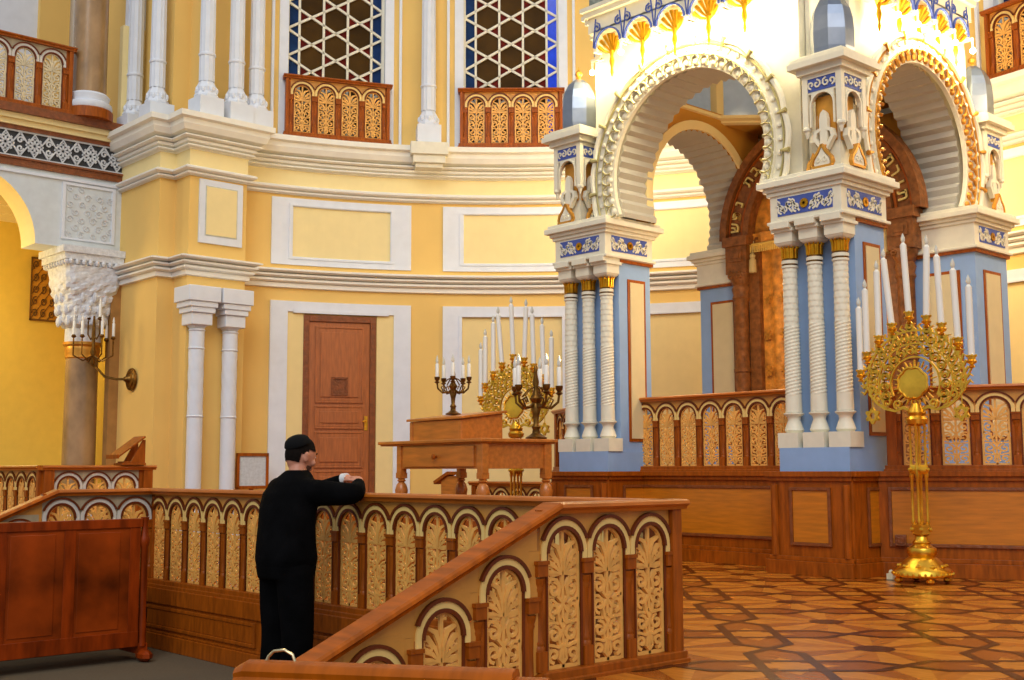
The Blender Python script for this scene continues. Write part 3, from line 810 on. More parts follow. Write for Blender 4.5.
OLIVE = mat('dull_gilt', srgb(190,178,120), .45, .3, var=.15)
archivolt('front_archivolt',Matrix.Translation((-7.965,9.84,0)),1.03,4.25,OLIVE,13)
av = archivolt('right_archivolt',Matrix.Translation((-6.18,11.53,0)) @ Matrix.Rotation(PI/2,4,'Z'),.92,4.35,GOLD2,12,1)

# turrets
def turret(x, y):
    t = MB(); h = .205; D = -.13
    t.box(x-.12,x+.12,y-.12,y+.12,3.84,4.4,0)
    for M in (Matrix.Translation((x,y-h,D)), Matrix.Translation((x+h,y,D))@Matrix.Rotation(PI/2,4,'Z'), Matrix.Translation((x,y+h,D))@Matrix.Rotation(PI,4,'Z'), Matrix.Translation((x-h,y,D))@Matrix.Rotation(-PI/2,4,'Z')):
        t.M = M
        t.box(-.155,.155,.004,.03,4.73,4.90,0)
        P = [(.125*math.cos(PI*i/10),4.60+.125*math.sin(PI*i/10)) for i in range(11)]
        for i in range(10):
            a, b = P[i], P[i+1]; t.plate([a,(a[0]*1.0,4.74),(b[0]*1.0,4.74),b],.0,.03,0)
        t.ribbon([(.13,4.40)]+[(.13*math.cos(PI*i/10),4.60+.13*math.sin(PI*i/10)) for i in range(11)]+[(-.13,4.40)],.016,-.014,.01,0)
        t.box(-.155,.155,-.002,.004,4.75,4.88,2)
        t.wk = 1.3
        for sg in (-1,1):
            t.ribbon([(sg*q,w_) for q,w_ in spiral(.05,4.815,.045,1.1,PI/2,1,8)],.012,-.014,-.001,0)
            t.ribbon([(sg*q,w_) for q,w_ in spiral(.115,4.815,.04,1.0,-PI/2,1,8)],.012,-.014,-.001,0)
        t.wk = 1
        t.box(-.10,.10,.06,.085,4.25,4.70,1)
        t.plate([(-.04,4.2),(.04,4.2),(.045,4.46),(.03,4.52),(.0,4.55),(-.03,4.52),(-.045,4.46)],-.0,.05,0)
        for sg in (-1,1): t.ribbon([(sg*.03,4.36),(sg*.085,4.34),(sg*.10,4.28),(sg*.06,4.22),(sg*.03,4.16)],[.03,.04,.04,.03,.02],-.005,.05,0)
        t.plate([(-.02,4.12),(.02,4.12),(.03,4.2),(-.03,4.2)],-.01,.05,1)
        drop = [(0,4.20),(.045,4.13),(.10,4.07),(.115,4.02),(.10,3.985),(-.10,3.985),(-.115,4.02),(-.10,4.07),(-.045,4.13)]
        t.ribbon(drop+[drop[0]],.024,-.05,-.01,1)
        t.plate([(p*.75,3.99+(q-3.99)*.85) for p,q in drop][::-1],-.045,.0,0)
        for sg in (-1,1): t.ribbon(spiral(sg*.04,4.05,.03,1,PI/2,sg,8),.012,-.055,-.045,0)
    t.M = Matrix()
    for sx_ in (-1,1):
        for sy_ in (-1,1):
            px_, py_ = x+sx_*(h-.018), y+sy_*(h-.018)
            t.box(px_-.03,px_+.03,py_-.03,py_+.03,4.40+D,4.90+D,0); t.ball((px_,py_,4.39+D),.045,.045,.035,8,5,0); t.lathe([(.01,4.30+D),(.03,4.37+D)],(px_,py_,0),6,0)
    for o_,z0,z1 in ((.215,4.88,4.92),(.255,4.92,4.98),(.32,4.98,5.04),(.30,5.04,5.08),(.25,5.08,5.11)): t.box(x-o_,x+o_,y-o_,y+o_,z0+D,z1+D,0)
    o = t.build('turret',[WHITE3,GOLD2,NAVY],can)
    d = MB(); d.lathe([(.205,4.975),(.212,5.05),(.215,5.22),(.205,5.36),(.18,5.46),(.13,5.55),(.06,5.61),(.02,5.63)],(x,y,0),8,0,rot=PI/8)
    d.build('dome',STEEL,o); f = MB(); f.lathe([(.02,5.61),(.03,5.63),(.015,5.65)],(x,y,0),8); f.ball((x,y,5.69),.045,seg=10,rings=6); f.lathe([(.015,5.72),(.004,5.78)],(x,y,0),6); f.build('finial',GOLD2,o,smooth=True)
    return o
for x in (-9.66,-6.20):
    for y in (9.92,12.98): turret(x-(.08 if y > 12 else 0),y)

# projecting corbel band with little blue arches, gilt shells and bulbs
cbm = MB(); shells = []; bulbs = []
def corbel(M, half, n):
    cbm.M = M; s_ = 2*(half-.08)/n
    cbm.box(-half,half,-.10,0,5.98,6.16,1); cbm.box(-half-.03,half+.03,-.15,0,6.16,6.22,0); cbm.box(-half-.05,half+.05,-.19,0,6.22,6.27,0); cbm.box(-half,half,-.08,.0,6.27,6.7,2)
    for i in range(n):
        c = -half+.08+s_*(i+.5); r = s_*.40; gb = MB(); gb.M = M
        A = [PI*k/10 for k in range(11)]; zc = 5.78
        for k in range(10):
            a, b = (c+r*math.cos(A[k]),zc+r*math.sin(A[k])),(c+r*math.cos(A[k+1]),zc+r*math.sin(A[k+1]))
            cbm.plate([a,(a[0],6.0),(b[0],6.0),b],-.10,0,1)
        cbm.ribbon([(c+(r+.012)*math.cos(t),zc+(r+.012)*math.sin(t)) for t in A],.016,-.125,-.09,3)
        for sg in (-1,1): cbm.box(c+sg*r,c+sg*s_/2,-.10,0,5.74,6.0,1)
        for sg in (-1,1):
            cbm.ribbon([(x,z) for x,z in spiral(c+sg*s_*.36,6.02,.06,1.3,PI/2,sg,10)],.012,-.115,-.095,3); cbm.ribbon([(c+sg*s_*.49,5.80),(c+sg*s_*.46,5.92),(c+sg*s_*.40,6.13)],.010,-.112,-.095,3)
        # shell and pendant
        for k in range(7):
            a = PI*(k+.5)/7; gb.tube([(c,-.02,5.70),(c+r*.5*math.cos(a),-.06,5.70+r*.75*math.sin(a)),(c+r*.85*math.cos(a),-.09,5.76+r*.85*math.sin(a))],[.008,.018,.026],5)
        gb.lathe([(.006,5.42),(.02,5.47),(.012,5.52),(.03,5.60),(.018,5.66),(.03,5.72)],(c,-.04,0),8); shells.append(gb)
        bulbs.append((M @ Vector((c+s_/2,-.14,5.62)), M))
        cbm.lathe([(.012,5.64),(.012,5.76)],(c+s_/2,-.14,0),6,0); cbm.box(c+s_/2-.015,c+s_/2+.015,-.15,0,5.74,5.77,0)
corbel(Matrix.Translation((-7.98,9.72,0)),1.23,5)
corbel(Matrix.Translation((-6.16,11.48,0)) @ Matrix.Rotation(PI/2,4,'Z'),1.08,5)
corbel(Matrix.Translation((-9.22,11.36,0)) @ Matrix.Rotation(-PI/2,4,'Z'),1.60,7)
cbm.M = Matrix(); cbm.slab([(-9.20,9.735),(-6.76,9.735),(-6.17,10.41),(-6.17,12.55),(-9.20,12.9)],6.21,6.62,0); cbm.slab([(-6.78,9.735),(-6.76,9.735),(-6.17,10.41),(-6.17,12.5),(-6.72,12.5),(-6.72,10.5)],5.76,6.2,0); cbm.box(-9.21,-9.14,9.96,12.9,5.5,6.2,0)
GREYORN = mat('grey_green_carved_frieze', srgb(150,160,150), .6, var=.35, scale=14, bump=.8, bscale=20)
cbm.build('corbel_band',[WHITE3,mat('cream_spandrel', srgb(240,232,204), .6, var=.03),GREYORN,NAVY],can)
for g_ in shells: g_.build('gilt_shell',GOLD,can,smooth=True)

# the ark inside the canopy
ark = thing('torah_ark','dark carved wood ark with round arch and gilt Hebrew letters inside the canopy','ark',(0,0,0))
AX = -7.95; AY = 12.22; az = 3.90
a = MB()
n = 32
for r0,r1,y0,y1,m in ((1.0,1.37,AY,AY+.16,0),(.96,1.04,AY-.05,AY+.10,0),(1.30,1.40,AY-.06,AY+.12,0),(1.06,1.09,AY-.02,AY+.02,1),(1.26,1.28,AY-.02,AY+.02,1)):
    for i in range(n):
        t0, t1_ = PI*i/n, PI*(i+1)/n
        a.plate([(AX+r0*math.cos(t0),az+r0*math.sin(t0)),(AX+r1*math.cos(t0),az+r1*math.sin(t0)),(AX+r1*math.cos(t1_),az+r1*math.sin(t1_)),(AX+r0*math.cos(t1_),az+r0*math.sin(t1_))],y0,y1,m)
a.build('arch_band',[W_ARK,W_BR],ark)
for sx in (-1,1):
    c = MB(); X = AX+sx*1.14
    c.box(X-.19,X+.19,AY-.10,AY+.16,3.80,3.92); c.box(X-.16,X+.16,AY-.07,AY+.16,3.45,3.80); c.box(X-.10,X+.10,AY-.085,AY-.06,3.60,3.74)
    c.box(X-.06,X+.06,AY-.095,AY-.08,3.64,3.70)
    c.lathe([(.10,3.30),(.13,3.36),(.15,3.45)],(X,AY+.03,0),12)
    for q in (-1,1): c.tube([(X+q*x,AY-.1,z) for x,z in spiral(.07,3.42,.05,1.2,PI/2,1,9)],.014,5)
    c.lathe([(.14,.93),(.14,1.05),(.11,1.10),(.12,1.15),(.10,1.2),(.095,3.1),(.115,3.14),(.10,3.18),(.12,3.25),(.10,3.30)],(X,AY+.03,0),16)
    c.lathe([(.115,2.2),(.115,2.24)],(X,AY+.03,0),16)
    c.box(X+ (.10 if sx<0 else -.26),X+(.26 if sx<0 else -.10),AY+.06,AY+.2,.93,3.9)
    c.build('ark_column',W_ARK,ark,smooth=True)
def cloth(x0,x1,z0,z1,y,amp,waves,name,mt,nx=60,nz=8):
    m = MB(); vs = []
    for j in range(nz+1):
        for i in range(nx+1):
            f = i/nx; yy = y+amp*math.sin(f*waves*2*PI)+amp*.4*math.sin(f*waves*4.3*PI+j*.3)
            vs.append((x0+(x1-x0)*f,yy,z0+(z1-z0)*j/nz))
    fs = [(j*(nx+1)+i,j*(nx+1)+i+1,(j+1)*(nx+1)+i+1,(j+1)*(nx+1)+i) for j in range(nz) for i in range(nx)]
    m.add(vs,fs); m.add([(p[0],p[1]+.01,p[2]) for p in vs],[f[::-1] for f in fs])
    return m
cu = cloth(AX-.93,AX+.93,.94,3.75,AY+.12,.02,5,'curtain',CURT)
cuo = cu.build('curtain',CURT,ark,smooth=True)
orn = MB()
for z in (1.3,1.75,2.2,2.65,3.1):
    for x in (-.78,-.55,.55,.78):
        for q in range(6):
            an = 2*PI*q/6; orn.ribbon([(AX+x,z),(AX+x+.05*math.cos(an),z+.07*math.sin(an))],[.01,.03],AY+.075,AY+.085)
orn.ribbon([(AX-.38,1.2),(AX-.38,2.9),(AX+.38,2.9),(AX+.38,1.2),(AX-.38,1.2)],.05,AY+.075,AY+.085)
orn.build('brocade_motif',CURT2,cuo)
va = MB(); pts = [(AX-1.0,3.74),(AX+1.0,3.74)]
vv = cloth(AX-.98,AX+.98,3.74,3.95,AY+.05,.015,9,'v',CURT)
vo = vv.build('valance',CURT,ark,smooth=True)
fr = MB()
for i in range(70):
    x = AX-.97+1.94*i/69; fr.tube([(x,AY+.02,3.80),(x,AY+.015,3.70)],.011,4)
fr.tube([(AX-.98,AY+.02,3.80),(AX+.98,AY+.02,3.80)],.018,6); fr.build('fringe',mat('gold_fringe',srgb(236,196,96),.6),vo)
for sx in (-.93,.93):
    ts = MB(); ts.lathe([(.01,3.70),(.04,3.66),(.03,3.62),(.045,3.60),(.05,3.45),(.045,3.44)],(AX+sx,AY+.0,0),10); ts.tube([(AX+sx,AY+.0,3.7),(AX+sx,AY+.03,3.85)],.006,5); ts.build('tassel',mat('pale_gold_tassel',srgb(206,180,120),.6),vo)
ty = MB(); n = 24
vs = [(AX,AY+.13,3.9)]+[(AX+1.0*math.cos(PI*i/n),AY+.13,3.9+1.0*math.sin(PI*i/n)) for i in range(n+1)]
ty.add(vs,[(0,i+1,i+2) for i in range(n)]); ty.add([(p[0],p[1]+.02,p[2]) for p in vs],[(0,i+2,i+1) for i in range(n)])
ty.build('tympanum_cloth',CURT,ark)
# gilt letters round the arch (read right to left)
TXT = 'תורת ה׳ תמימה משיבת נפש'
lettm = mat('gilt_letters', srgb(235,205,120), .4, .5, var=.1)
nT = len(TXT)
for i, ch in enumerate(TXT):
    if ch == ' ': continue
    ang = 8+(165)*i/(nT-1)
    if ch == ' ': continue
    cu_ = bpy.data.curves.new('letter','FONT'); cu_.body = ch; cu_.size = .19; cu_.extrude = .012; cu_.align_x = 'CENTER'; cu_.align_y = 'CENTER'; cu_.offset = .003
    ob = bpy.data.objects.new('tmp', cu_); C.objects.link(ob)
    bpy.context.view_layer.update()
    me = bpy.data.meshes.new_from_object(ob.evaluated_get(bpy.context.evaluated_depsgraph_get()))
    bpy.data.objects.remove(ob)
    me.materials.clear(); me.materials.append(lettm)
    lo = bpy.data.objects.new('letter', me); C.objects.link(lo); lo.parent = ark
    a_ = R(ang); lo.location = (AX+1.18*math.cos(a_), AY-.02, az+1.18*math.sin(a_))
    lo.rotation_euler = (PI/2, -(a_-PI/2), 0)

# ------------------------------------------------------------------ wall columns
def apse_column(name, label, x, y, z0, rz, ztop=9.6, group=None, r=.112, bracket=False):
    t = thing(name, label, 'column', (x,y,z0), rz, group)
    b = MB(); b.box(-.19,.19,-.19,.19,0,.30)
    b.lathe([(.17,.30),(.18,.34),(.15,.40),(.16,.46),(.125,.52),(.11,.56)],(0,0,0),8,rot=PI/8)
    for k in range(8):
        a = 2*PI*k/8; b.ball((.15*math.cos(a),.15*math.sin(a),.42),.03,.03,.05,5,4)
    b.build('base',WHITE,t)
    s_ = MB(); seg = 24; rows = []; nz = 10; H = ztop-z0-.56
    for i in range(nz+1):
        for q in range(seg):
            a = 2*PI*q/seg; rr = r*(1-.12*i/nz)*(1+(.05 if q%2 else -.04)); rows.append((rr*math.cos(a),rr*math.sin(a),.56+H*i/nz))
    s_.add(rows,[(i*seg+q,i*seg+(q+1)%seg,(i+1)*seg+(q+1)%seg,(i+1)*seg+q) for i in range(nz) for q in range(seg)])
    s_.lathe([(r*1.1,.95),(r*1.16,.97),(r*1.1,.99)],(0,0,0),16)
    s_.build('shaft',WHITE,t,smooth=True)
    if bracket:
        k = MB(); k.box(-.30,.30,-.26,.35,-.20,0); k.box(-.26,.26,-.22,.35,-.33,-.20); k.box(-.22,.22,-.17,.35,-.40,-.33); k.build('bracket',WHITE3,t,bevel=.01)
    return t
for lab, x, y in (('white fluted column on the upper cornice, leftmost, beside the brown marble gallery column',-17.22,7.80),
                  ('white fluted column on the upper cornice, second from the left at the pilaster corner',-16.40,7.78),
                  ('white fluted column standing on the cornice corner above the framed yellow panel',-15.64,8.19),
                  ('middle white fluted column of the close pair over the cornice',-15.64,8.68),
                  ('white fluted column on the cornice just left of the left star lattice window',-15.70,9.06)):
    apse_column('fluted_column',lab,x,y,6.13,0,group='fluted columns on the upper cornice')
labs = ['slender white column on a bracket between the two star lattice windows','white drum column hidden behind the canopy to its left','white drum column behind the canopy','white drum column behind the right of the canopy','white drum column at far right']
for k in range(1):
    a = BAYS[k]-9.6; x, y = ap(a, RA-.16)
    t = apse_column('drum_column',labs[k],x,y,6.16,R(a-90),bracket=True,group='columns between the drum windows',r=.115)
# yellow pilaster strips with white edges by the drum columns are part of the wall; lower engaged pair
for lab, y in (('left column of the white pair below the framed panel',8.07),('right column of the white pair, next to the door surround',8.60)):
    t = thing('engaged_column',lab,'column',(-15.52,y,0),0,'paired white wall columns')
    b = MB(); b.box(-.16,.16,-.16,.16,0,.25); b.lathe([(.15,.25),(.14,.32),(.11,.36)],(0,0,0),16); b.build('base',WHITE,t,smooth=True)
    seg = 24; rows = []; nz = 60
    s_ = MB()
    for i in range(nz+1):
        z = .36+2.64*i/nz
        for q in range(seg):
            a = 2*PI*q/seg
            rr = .108 + (.004*math.sin(6*a+z*22) if 1.75 < z < 2.7 else .0015*math.cos(12*a))
            rows.append((rr*math.cos(a),rr*math.sin(a),z))
    s_.add(rows,[(i*seg+q,i*seg+(q+1)%seg,(i+1)*seg+(q+1)%seg,(i+1)*seg+q) for i in range(nz) for q in range(seg)])
    for z in (1.75,2.72,2.98): s_.lathe([(.11,z-.015),(.122,z),(.11,z+.015)],(0,0,0),24)
    s_.build('shaft',WHITE,t,smooth=True)
    c = MB(); c.lathe([(.11,3.0),(.15,3.05),(.16,3.12)],(0,0,0),4,rot=PI/4,sq=1)
    c.box(-.16,.16,-.16,.16,3.05,3.22); c.box(-.19,.19,-.19,.19,3.22,3.30); c.box(-.21,.21,-.22,.22,3.30,3.38); c.box(-.235,.235,-.25,.25,3.38,3.60)
    c.build('capital',WHITE,t,bevel=.01)
# framed panel on the pilaster
p = MB(); p.box(-15.64,-15.585,8.10,8.80,4.28,5.22,0); p.box(-15.64,-15.578,8.19,8.71,4.39,5.13,1); p.box(-15.64,-15.572,8.205,8.695,4.405,5.115,2)
p.build('trim_43',[WHITE,mat('grey_line',srgb(205,205,195),.7),CREAM],kind='structure')

# ------------------------------------------------------------------ balconies of the drum
BL = ['brown balcony with ochre fretwork under the left star lattice window','brown balcony with ochre fretwork under the right star lattice window','brown balcony behind the canopy, left of its dome','brown balcony behind the canopy','brown balcony with ochre fretwork at the upper right corner','brown balcony beyond the upper right corner']
for k in (0,1,4):
    c = BW[k]; sc = 1.17; n = 4; L = n*S*sc
    x, y = ap(c, RA-.16); a = R(c-90)
    o = (x-math.cos(a)*L/2, y-math.sin(a)*L/2)
    arcade('window_balcony',BL[k if k < 3 else 4],'balcony',(o[0],o[1],6.15),a,n,group='balconies under the drum windows',scale=sc,ext=(.02,.02),postw=.045,plinth='dark')

# ------------------------------------------------------------------ door and surround
d = thing('panelled_door','tall brown panelled wooden door with a small square hatch','door',(*ap(156.6,RA-.03),0),R(156.6-90))
b = MB(); H = 3.38; hw = .57
b.box(-hw,-hw+.09,-.03,.06,0,H); b.box(hw-.09,hw,-.03,.06,0,H); b.box(-hw+.09,hw-.09,-.03,.06,H-.10,H); b.build('door_frame',W_DK,d,bevel=.006)
W_DOOR = mat('brown_door_wood', srgb(182,104,50), .4, var=.15, scale=4, stretch=(8,8,1), coat=.15)
b = MB(); b.box(-.48,.48,.0,.05,.02,H-.10)
for z0,z1 in ((.15,.95),(1.05,1.55),(1.65,1.95),(2.05,3.18)):
    b.box(-.36,.36,-.012,.0,z0,z1)
    b.box(-.30,.30,-.03,-.012,z0+.06,z1-.06)
    for q in ((-.38,-.35,z0-.02,z1+.02),(.35,.38,z0-.02,z1+.02),(-.38,.38,z0-.03,z0),(-.38,.38,z1,z1+.03)): b.box(q[0],q[1],-.022,0,q[2],q[3])
lf = b.build('door_leaf',W_DOOR,d,bevel=.006)
b = MB(); b.box(-.13,.13,-.05,-.028,2.14,2.17); b.box(-.13,.13,-.05,-.028,2.39,2.42); b.box(-.13,-.10,-.05,-.028,2.17,2.39); b.box(.10,.13,-.05,-.028,2.17,2.39); b.box(-.10,.10,-.034,-.028,2.17,2.39)
b.build('hatch',W_DK,lf)
b = MB(); b.box(.40,.45,-.012,0,1.60,1.82); b.tube([(.43,-.01,1.74),(.43,-.05,1.74),(.36,-.055,1.74)],.010,6); b.build('door_handle',BRASS,lf)

# ------------------------------------------------------------------ gallery at left
UG = -17.35
gw = MB(); gw.M = Matrix.Translation((UG,5.36,0)) @ Matrix.Rotation(PI/2,4,'Z')
def arch_plain(mb, x0, x1, z0, z1, cz, r, y0, y1, mf, ms, n=32):
    ang = sorted([PI*i/n for i in range(n+1)]+[math.atan2(z1-cz,x1),math.atan2(z1-cz,x0)])
    inn = [(r*math.cos(t),cz+r*math.sin(t)) for t in ang]; out = []
    for t in ang:
        c, s_ = math.cos(t), math.sin(t); q = 99
        if c > 1e-6: q = min(q,x1/c)
        if c < -1e-6: q = min(q,x0/c)
        if s_ > 1e-6: q = min(q,(z1-cz)/s_)
        out.append((q*c,cz+q*s_))
    inn = [(r,z0)]+inn+[(-r,z0)]; out = [(x1,z0)]+out+[(x0,z0)]; n = len(inn)
    vs = [(x,y0,z) for x,z in inn]+[(x,y0,z) for x,z in out]+[(x,y1,z) for x,z in inn]+[(x,y1,z) for x,z in out]
    fa = []; so = []
    for i in range(n-1):
        fa += [(i,n+i,n+i+1,i+1),(2*n+i+1,3*n+i+1,3*n+i,2*n+i)]; so.append((i,i+1,2*n+i+1,2*n+i))
    fa += [(0,2*n,3*n,n),(n-1,2*n-1,4*n-1,3*n-1)]
    mb.add(vs,fa,mf); mb.add(vs,so,ms)
GZ = 4.30
arch_plain(gw,-1.72,1.72,GZ,5.40,GZ+.0,1.05,0,.55,0,1)
gw.M = Matrix.Translation((UG,5.36-3.52,0)) @ Matrix.Rotation(PI/2,4,'Z')
arch_plain(gw,-1.72,1.80,GZ,5.40,GZ+.0,1.05,0,.55,0,1)
gw.M = Matrix()
gw.box(UG-.55,UG,7.08,7.72,GZ,5.40,0)
gw.build('wall_gallery',[GALWHITE,CREAM],kind='structure')
g2 = MB()
for y0_,y1_ in ((6.78,7.60),):
    g2.box(UG,UG+.02,y0_,y0_+.05,4.42,5.28); g2.box(UG,UG+.02,y1_-.05,y1_,4.42,5.28); g2.box(UG,UG+.02,y0_+.05,y1_-.05,5.24,5.28); g2.box(UG,UG+.02,y0_+.05,y1_-.05,4.42,4.45)
g2.box(UG,UG+.03,1,7.7,5.30,5.34)
g2.build('trim_44',WHITE,kind='structure')
g3 = MB()
for i in range(26):
    zz = 4.50+(i//4)*.115; yy = 6.9+(i%4)*.18+(.09 if (i//4)%2 else 0)
    g3.M = Matrix.Translation((UG+.004,yy,zz)) @ Matrix.Rotation(PI/2,4,'Z')
    g3.ribbon(spiral(0,0,.06,1.3,random.random()*6,1,10),.014,-.008,.0)
g3.build('trim_45',WHITE2,kind='structure')
# frieze, mouldings and gallery floor
g4 = MB(); g4.box(UG-.6,UG+.03,1.0,7.70,5.40,5.50,0); g4.box(UG-.6,UG+.06,1.0,7.70,5.50,5.53,0)
g4.box(UG-.6,UG+.0,1.0,7.70,5.53,5.93,1); g4.box(UG-.6,UG+.05,1.0,7.70,5.93,5.99,0); g4.box(UG-.6,UG+.09,1.0,7.70,5.99,6.07,2); g4.box(UG-.6,UG+.14,1.0,7.70,6.07,6.15,2)
g4.box(UG-2.2,UG+.20,1.0,7.70,6.15,6.27,0)
g4.build('trim_46',[W_DK,LACEBG,CREAM],kind='structure')
la = MB(); la.wk = 1.5
yy = 1.2
for i in range(16):
    y = 1.3+.42*i
    la.M = Matrix.Translation((UG+.02,y,5.73)) @ Matrix.Rotation(PI/2,4,'Z')
    for k in range(8):
        a = PI*2*k/8; la.ribbon([(.02*math.cos(a),.02*math.sin(a)),(.13*math.cos(a),.13*math.sin(a))],.02,-.01,.01)
    la.ribbon([(.10*math.cos(PI*2*k/12),.10*math.sin(PI*2*k/12)) for k in range(13)],.018,-.01,.01)
    for sg in (-1,1):
        la.ribbon([(-.21,sg*.17),(-.10,sg*.02),(0,sg*.17),(.10,sg*.02),(.21,sg*.17)],.02,-.012,.01)
        la.ribbon([(p,sg*q) for p,q in spiral(.21,.06,.055,1.2,0,1,10)],.016,-.01,.01)
la.M = Matrix.Translation((UG+.02,0,5.73)) @ Matrix.Rotation(PI/2,4,'Z')
la.box(1,7.7,-.01,.01,-.20,-.175); la.box(1,7.7,-.01,.01,.175,.20)
la.M = Matrix()
tag(la.build('arabesque_frieze',LACE),'white arabesque openwork frieze below the gallery balustrade','frieze')
arcade('gallery_balustrade','dark brown balustrade with pale fretwork along the gallery, upper left','balustrade',(UG+.08,6.72-.40*9,6.27),PI/2,9,scale=1.245,ext=(0,.03),postw=.05,plinth='dark',arch_me=ARCH2_ME,fret=FRET2_ME).scale = (1.245,1.245,1.25)
# gallery and aisle back walls
aw = MB(); aw.box(-19.7,-19.5,1,11,-.5,6.15,0); aw.box(-19.5,-16.12,7.78,8.0,-.5,6.15,0); aw.box(-19.5,-19.42,1,9.5,5.0,5.1,1); aw.box(-19.5,-19.35,1,9.5,5.1,5.22,1); aw.box(-19.5,-19.25,1,9.5,5.22,5.35,1)
aw.box(-19.5,UG-.5,1,7.8,5.38,5.42,1)
aw.box(-17.4,-17.25,7.55,7.72,-.5,4.3,2)
aw.build('wall_aisle',[mat('bright_yellow_aisle_plaster',srgb(236,200,84),.8,var=.03),CREAM,mat('brown_plaster_strip',srgb(176,128,66),.7)],kind='structure')
ag = MB(); ag.box(-19.7,-19.5,1,11,6.2,11,0); ag.box(-19.5,-19.4,7.1,7.6,6.2,11,1); ag.box(-19.5,-17.3,8.1,8.3,6.2,11,1); ag.box(-17.42,-17.3,7.62,7.98,6.13,7.9,2); ag.box(-17.42,-17.3,7.70,7.98,7.9,10.5,0)
ag.build('wall_upper_gallery',[WHITE,YEL,CREAM],kind='structure')
gr = thing('ornamental_grille','brown openwork grille on the yellow aisle wall beside the carved capital','grille',(-19.47,7.50,3.95),PI/2); gr.scale = (.64,1,.95)
b = MB(); b.box(-.55,.55,.0,.01,-.55,.55); b.build('backing',YELD,gr)
b = MB()
for i in range(5):
    for j in range(5):
        cx_, cz_ = -.42+.21*i, -.42+.21*j
        b.ribbon(spiral(cx_,cz_,.08,1.2,(i+j)*1.3,1 if (i+j)%2 else -1,10),.022,-.015,.0)
        b.ribbon([(cx_-.1,cz_-.1),(cx_+.1,cz_+.1)],.012,-.012,0)
for q in ((-.55,-.52,-.55,.55),(.52,.55,-.55,.55),(-.55,.55,-.55,-.52),(-.55,.55,.52,.55)): b.box(q[0],q[1],-.02,0,q[2],q[3])
b.build('openwork',mat('brown_openwork',srgb(110,74,24),.6),gr)
# big marble column with the carved capital
mc = thing('marble_column','brown marble column with white carved capital and gilt ring, lower left','column',(-17.60,7.275,0))
b = MB(); b.lathe([(.34,0),(.34,.2),(.28,.3),(.25,.36)],(0,0,0),32); b.build('base',WHITE2,mc,smooth=True)
b = MB(); b.lathe([(.245,.36),(.235,2.66)],(0,0,0),40); b.build('shaft',MARBLE,mc,smooth=True)
b = MB(); b.lathe([(.235,2.66),(.25,2.68),(.245,2.74),(.26,2.80),(.25,2.84),(.285,2.87),(.285,2.91)],(0,0,0),40); b.build('gilt_ring',GOLD2,mc,smooth=True)
b = MB(); b.lathe([(.26,2.91),(.26,3.16)],(0,0,0),32)
rows = []; seg = 48; nz = 22
prof = [(.27,3.12),(.31,3.14),(.345,3.24),(.37,3.40),(.385,3.60),(.41,3.66),(.42,3.80),(.425,3.95),(.44,4.02)]
for i in range(nz+1):
    z = 3.12+.90*i/nz
    for j in range(len(prof)-1):
        if prof[j][1] <= z <= prof[j+1][1]+1e-6: r = prof[j][0]+(prof[j+1][0]-prof[j][0])*(z-prof[j][1])/(prof[j+1][1]-prof[j][1])
    for q in range(seg):
        a = 2*PI*q/seg; sqf = 1/max(abs(math.cos(a)),abs(math.sin(a))); k = min(1,i/nz*1.3)
        rr = r*(1+(min(sqf,1.28)-1)*k)*(1+.035*math.sin(12*a+(PI if i%4<2 else 0))*(1 if i<16 else .3))
        rows.append((rr*math.cos(a),rr*math.sin(a),z))
b.add(rows,[(i*seg+q,i*seg+(q+1)%seg,(i+1)*seg+(q+1)%seg,(i+1)*seg+q) for i in range(nz) for q in range(seg)])
for i in range(-4,5):
    b.ball((.43,i*.1,4.07),.04,.04,.05,6,4); b.ball((i*.1,-.45,4.07),.04,.04,.05,6,4)
for row,(zz,rr,nn) in enumerate(((3.22,.36,12),(3.38,.385,14),(3.56,.40,14))):
    for q in range(nn):
        a = 2*PI*(q+.5*row)/nn; b.ball((rr*math.cos(a),rr*math.sin(a),zz),.04,.04,.08,8,6)
b.box(-.43,.41,-.44,.41,4.02,4.10); b.box(-.46,.44,-.49,.415,4.10,4.20); b.box(-.49,.47,-.53,.42,4.20,4.30)
b.build('carved_capital',WHITE2,mc)
uc = thing('marble_column','brown marble column on the gallery, at the end of the upper balustrade','column',(UG-.02,7.14,6.27))
b = MB(); b.lathe([(.36,0),(.36,.14),(.34,.16)],(0,0,0),32); b.build('wood_plinth',W_BR,uc,smooth=True)
b = MB(); b.lathe([(.33,.16),(.35,.20),(.34,.25),(.29,.28),(.30,.33),(.31,.37),(.27,.41)],(0,0,0),32); b.build('base',WHITE,uc,smooth=True)
b = MB(); b.lathe([(.255,.41),(.245,3.9)],(0,0,0),40); b.build('shaft',MARBLE,uc,smooth=True)

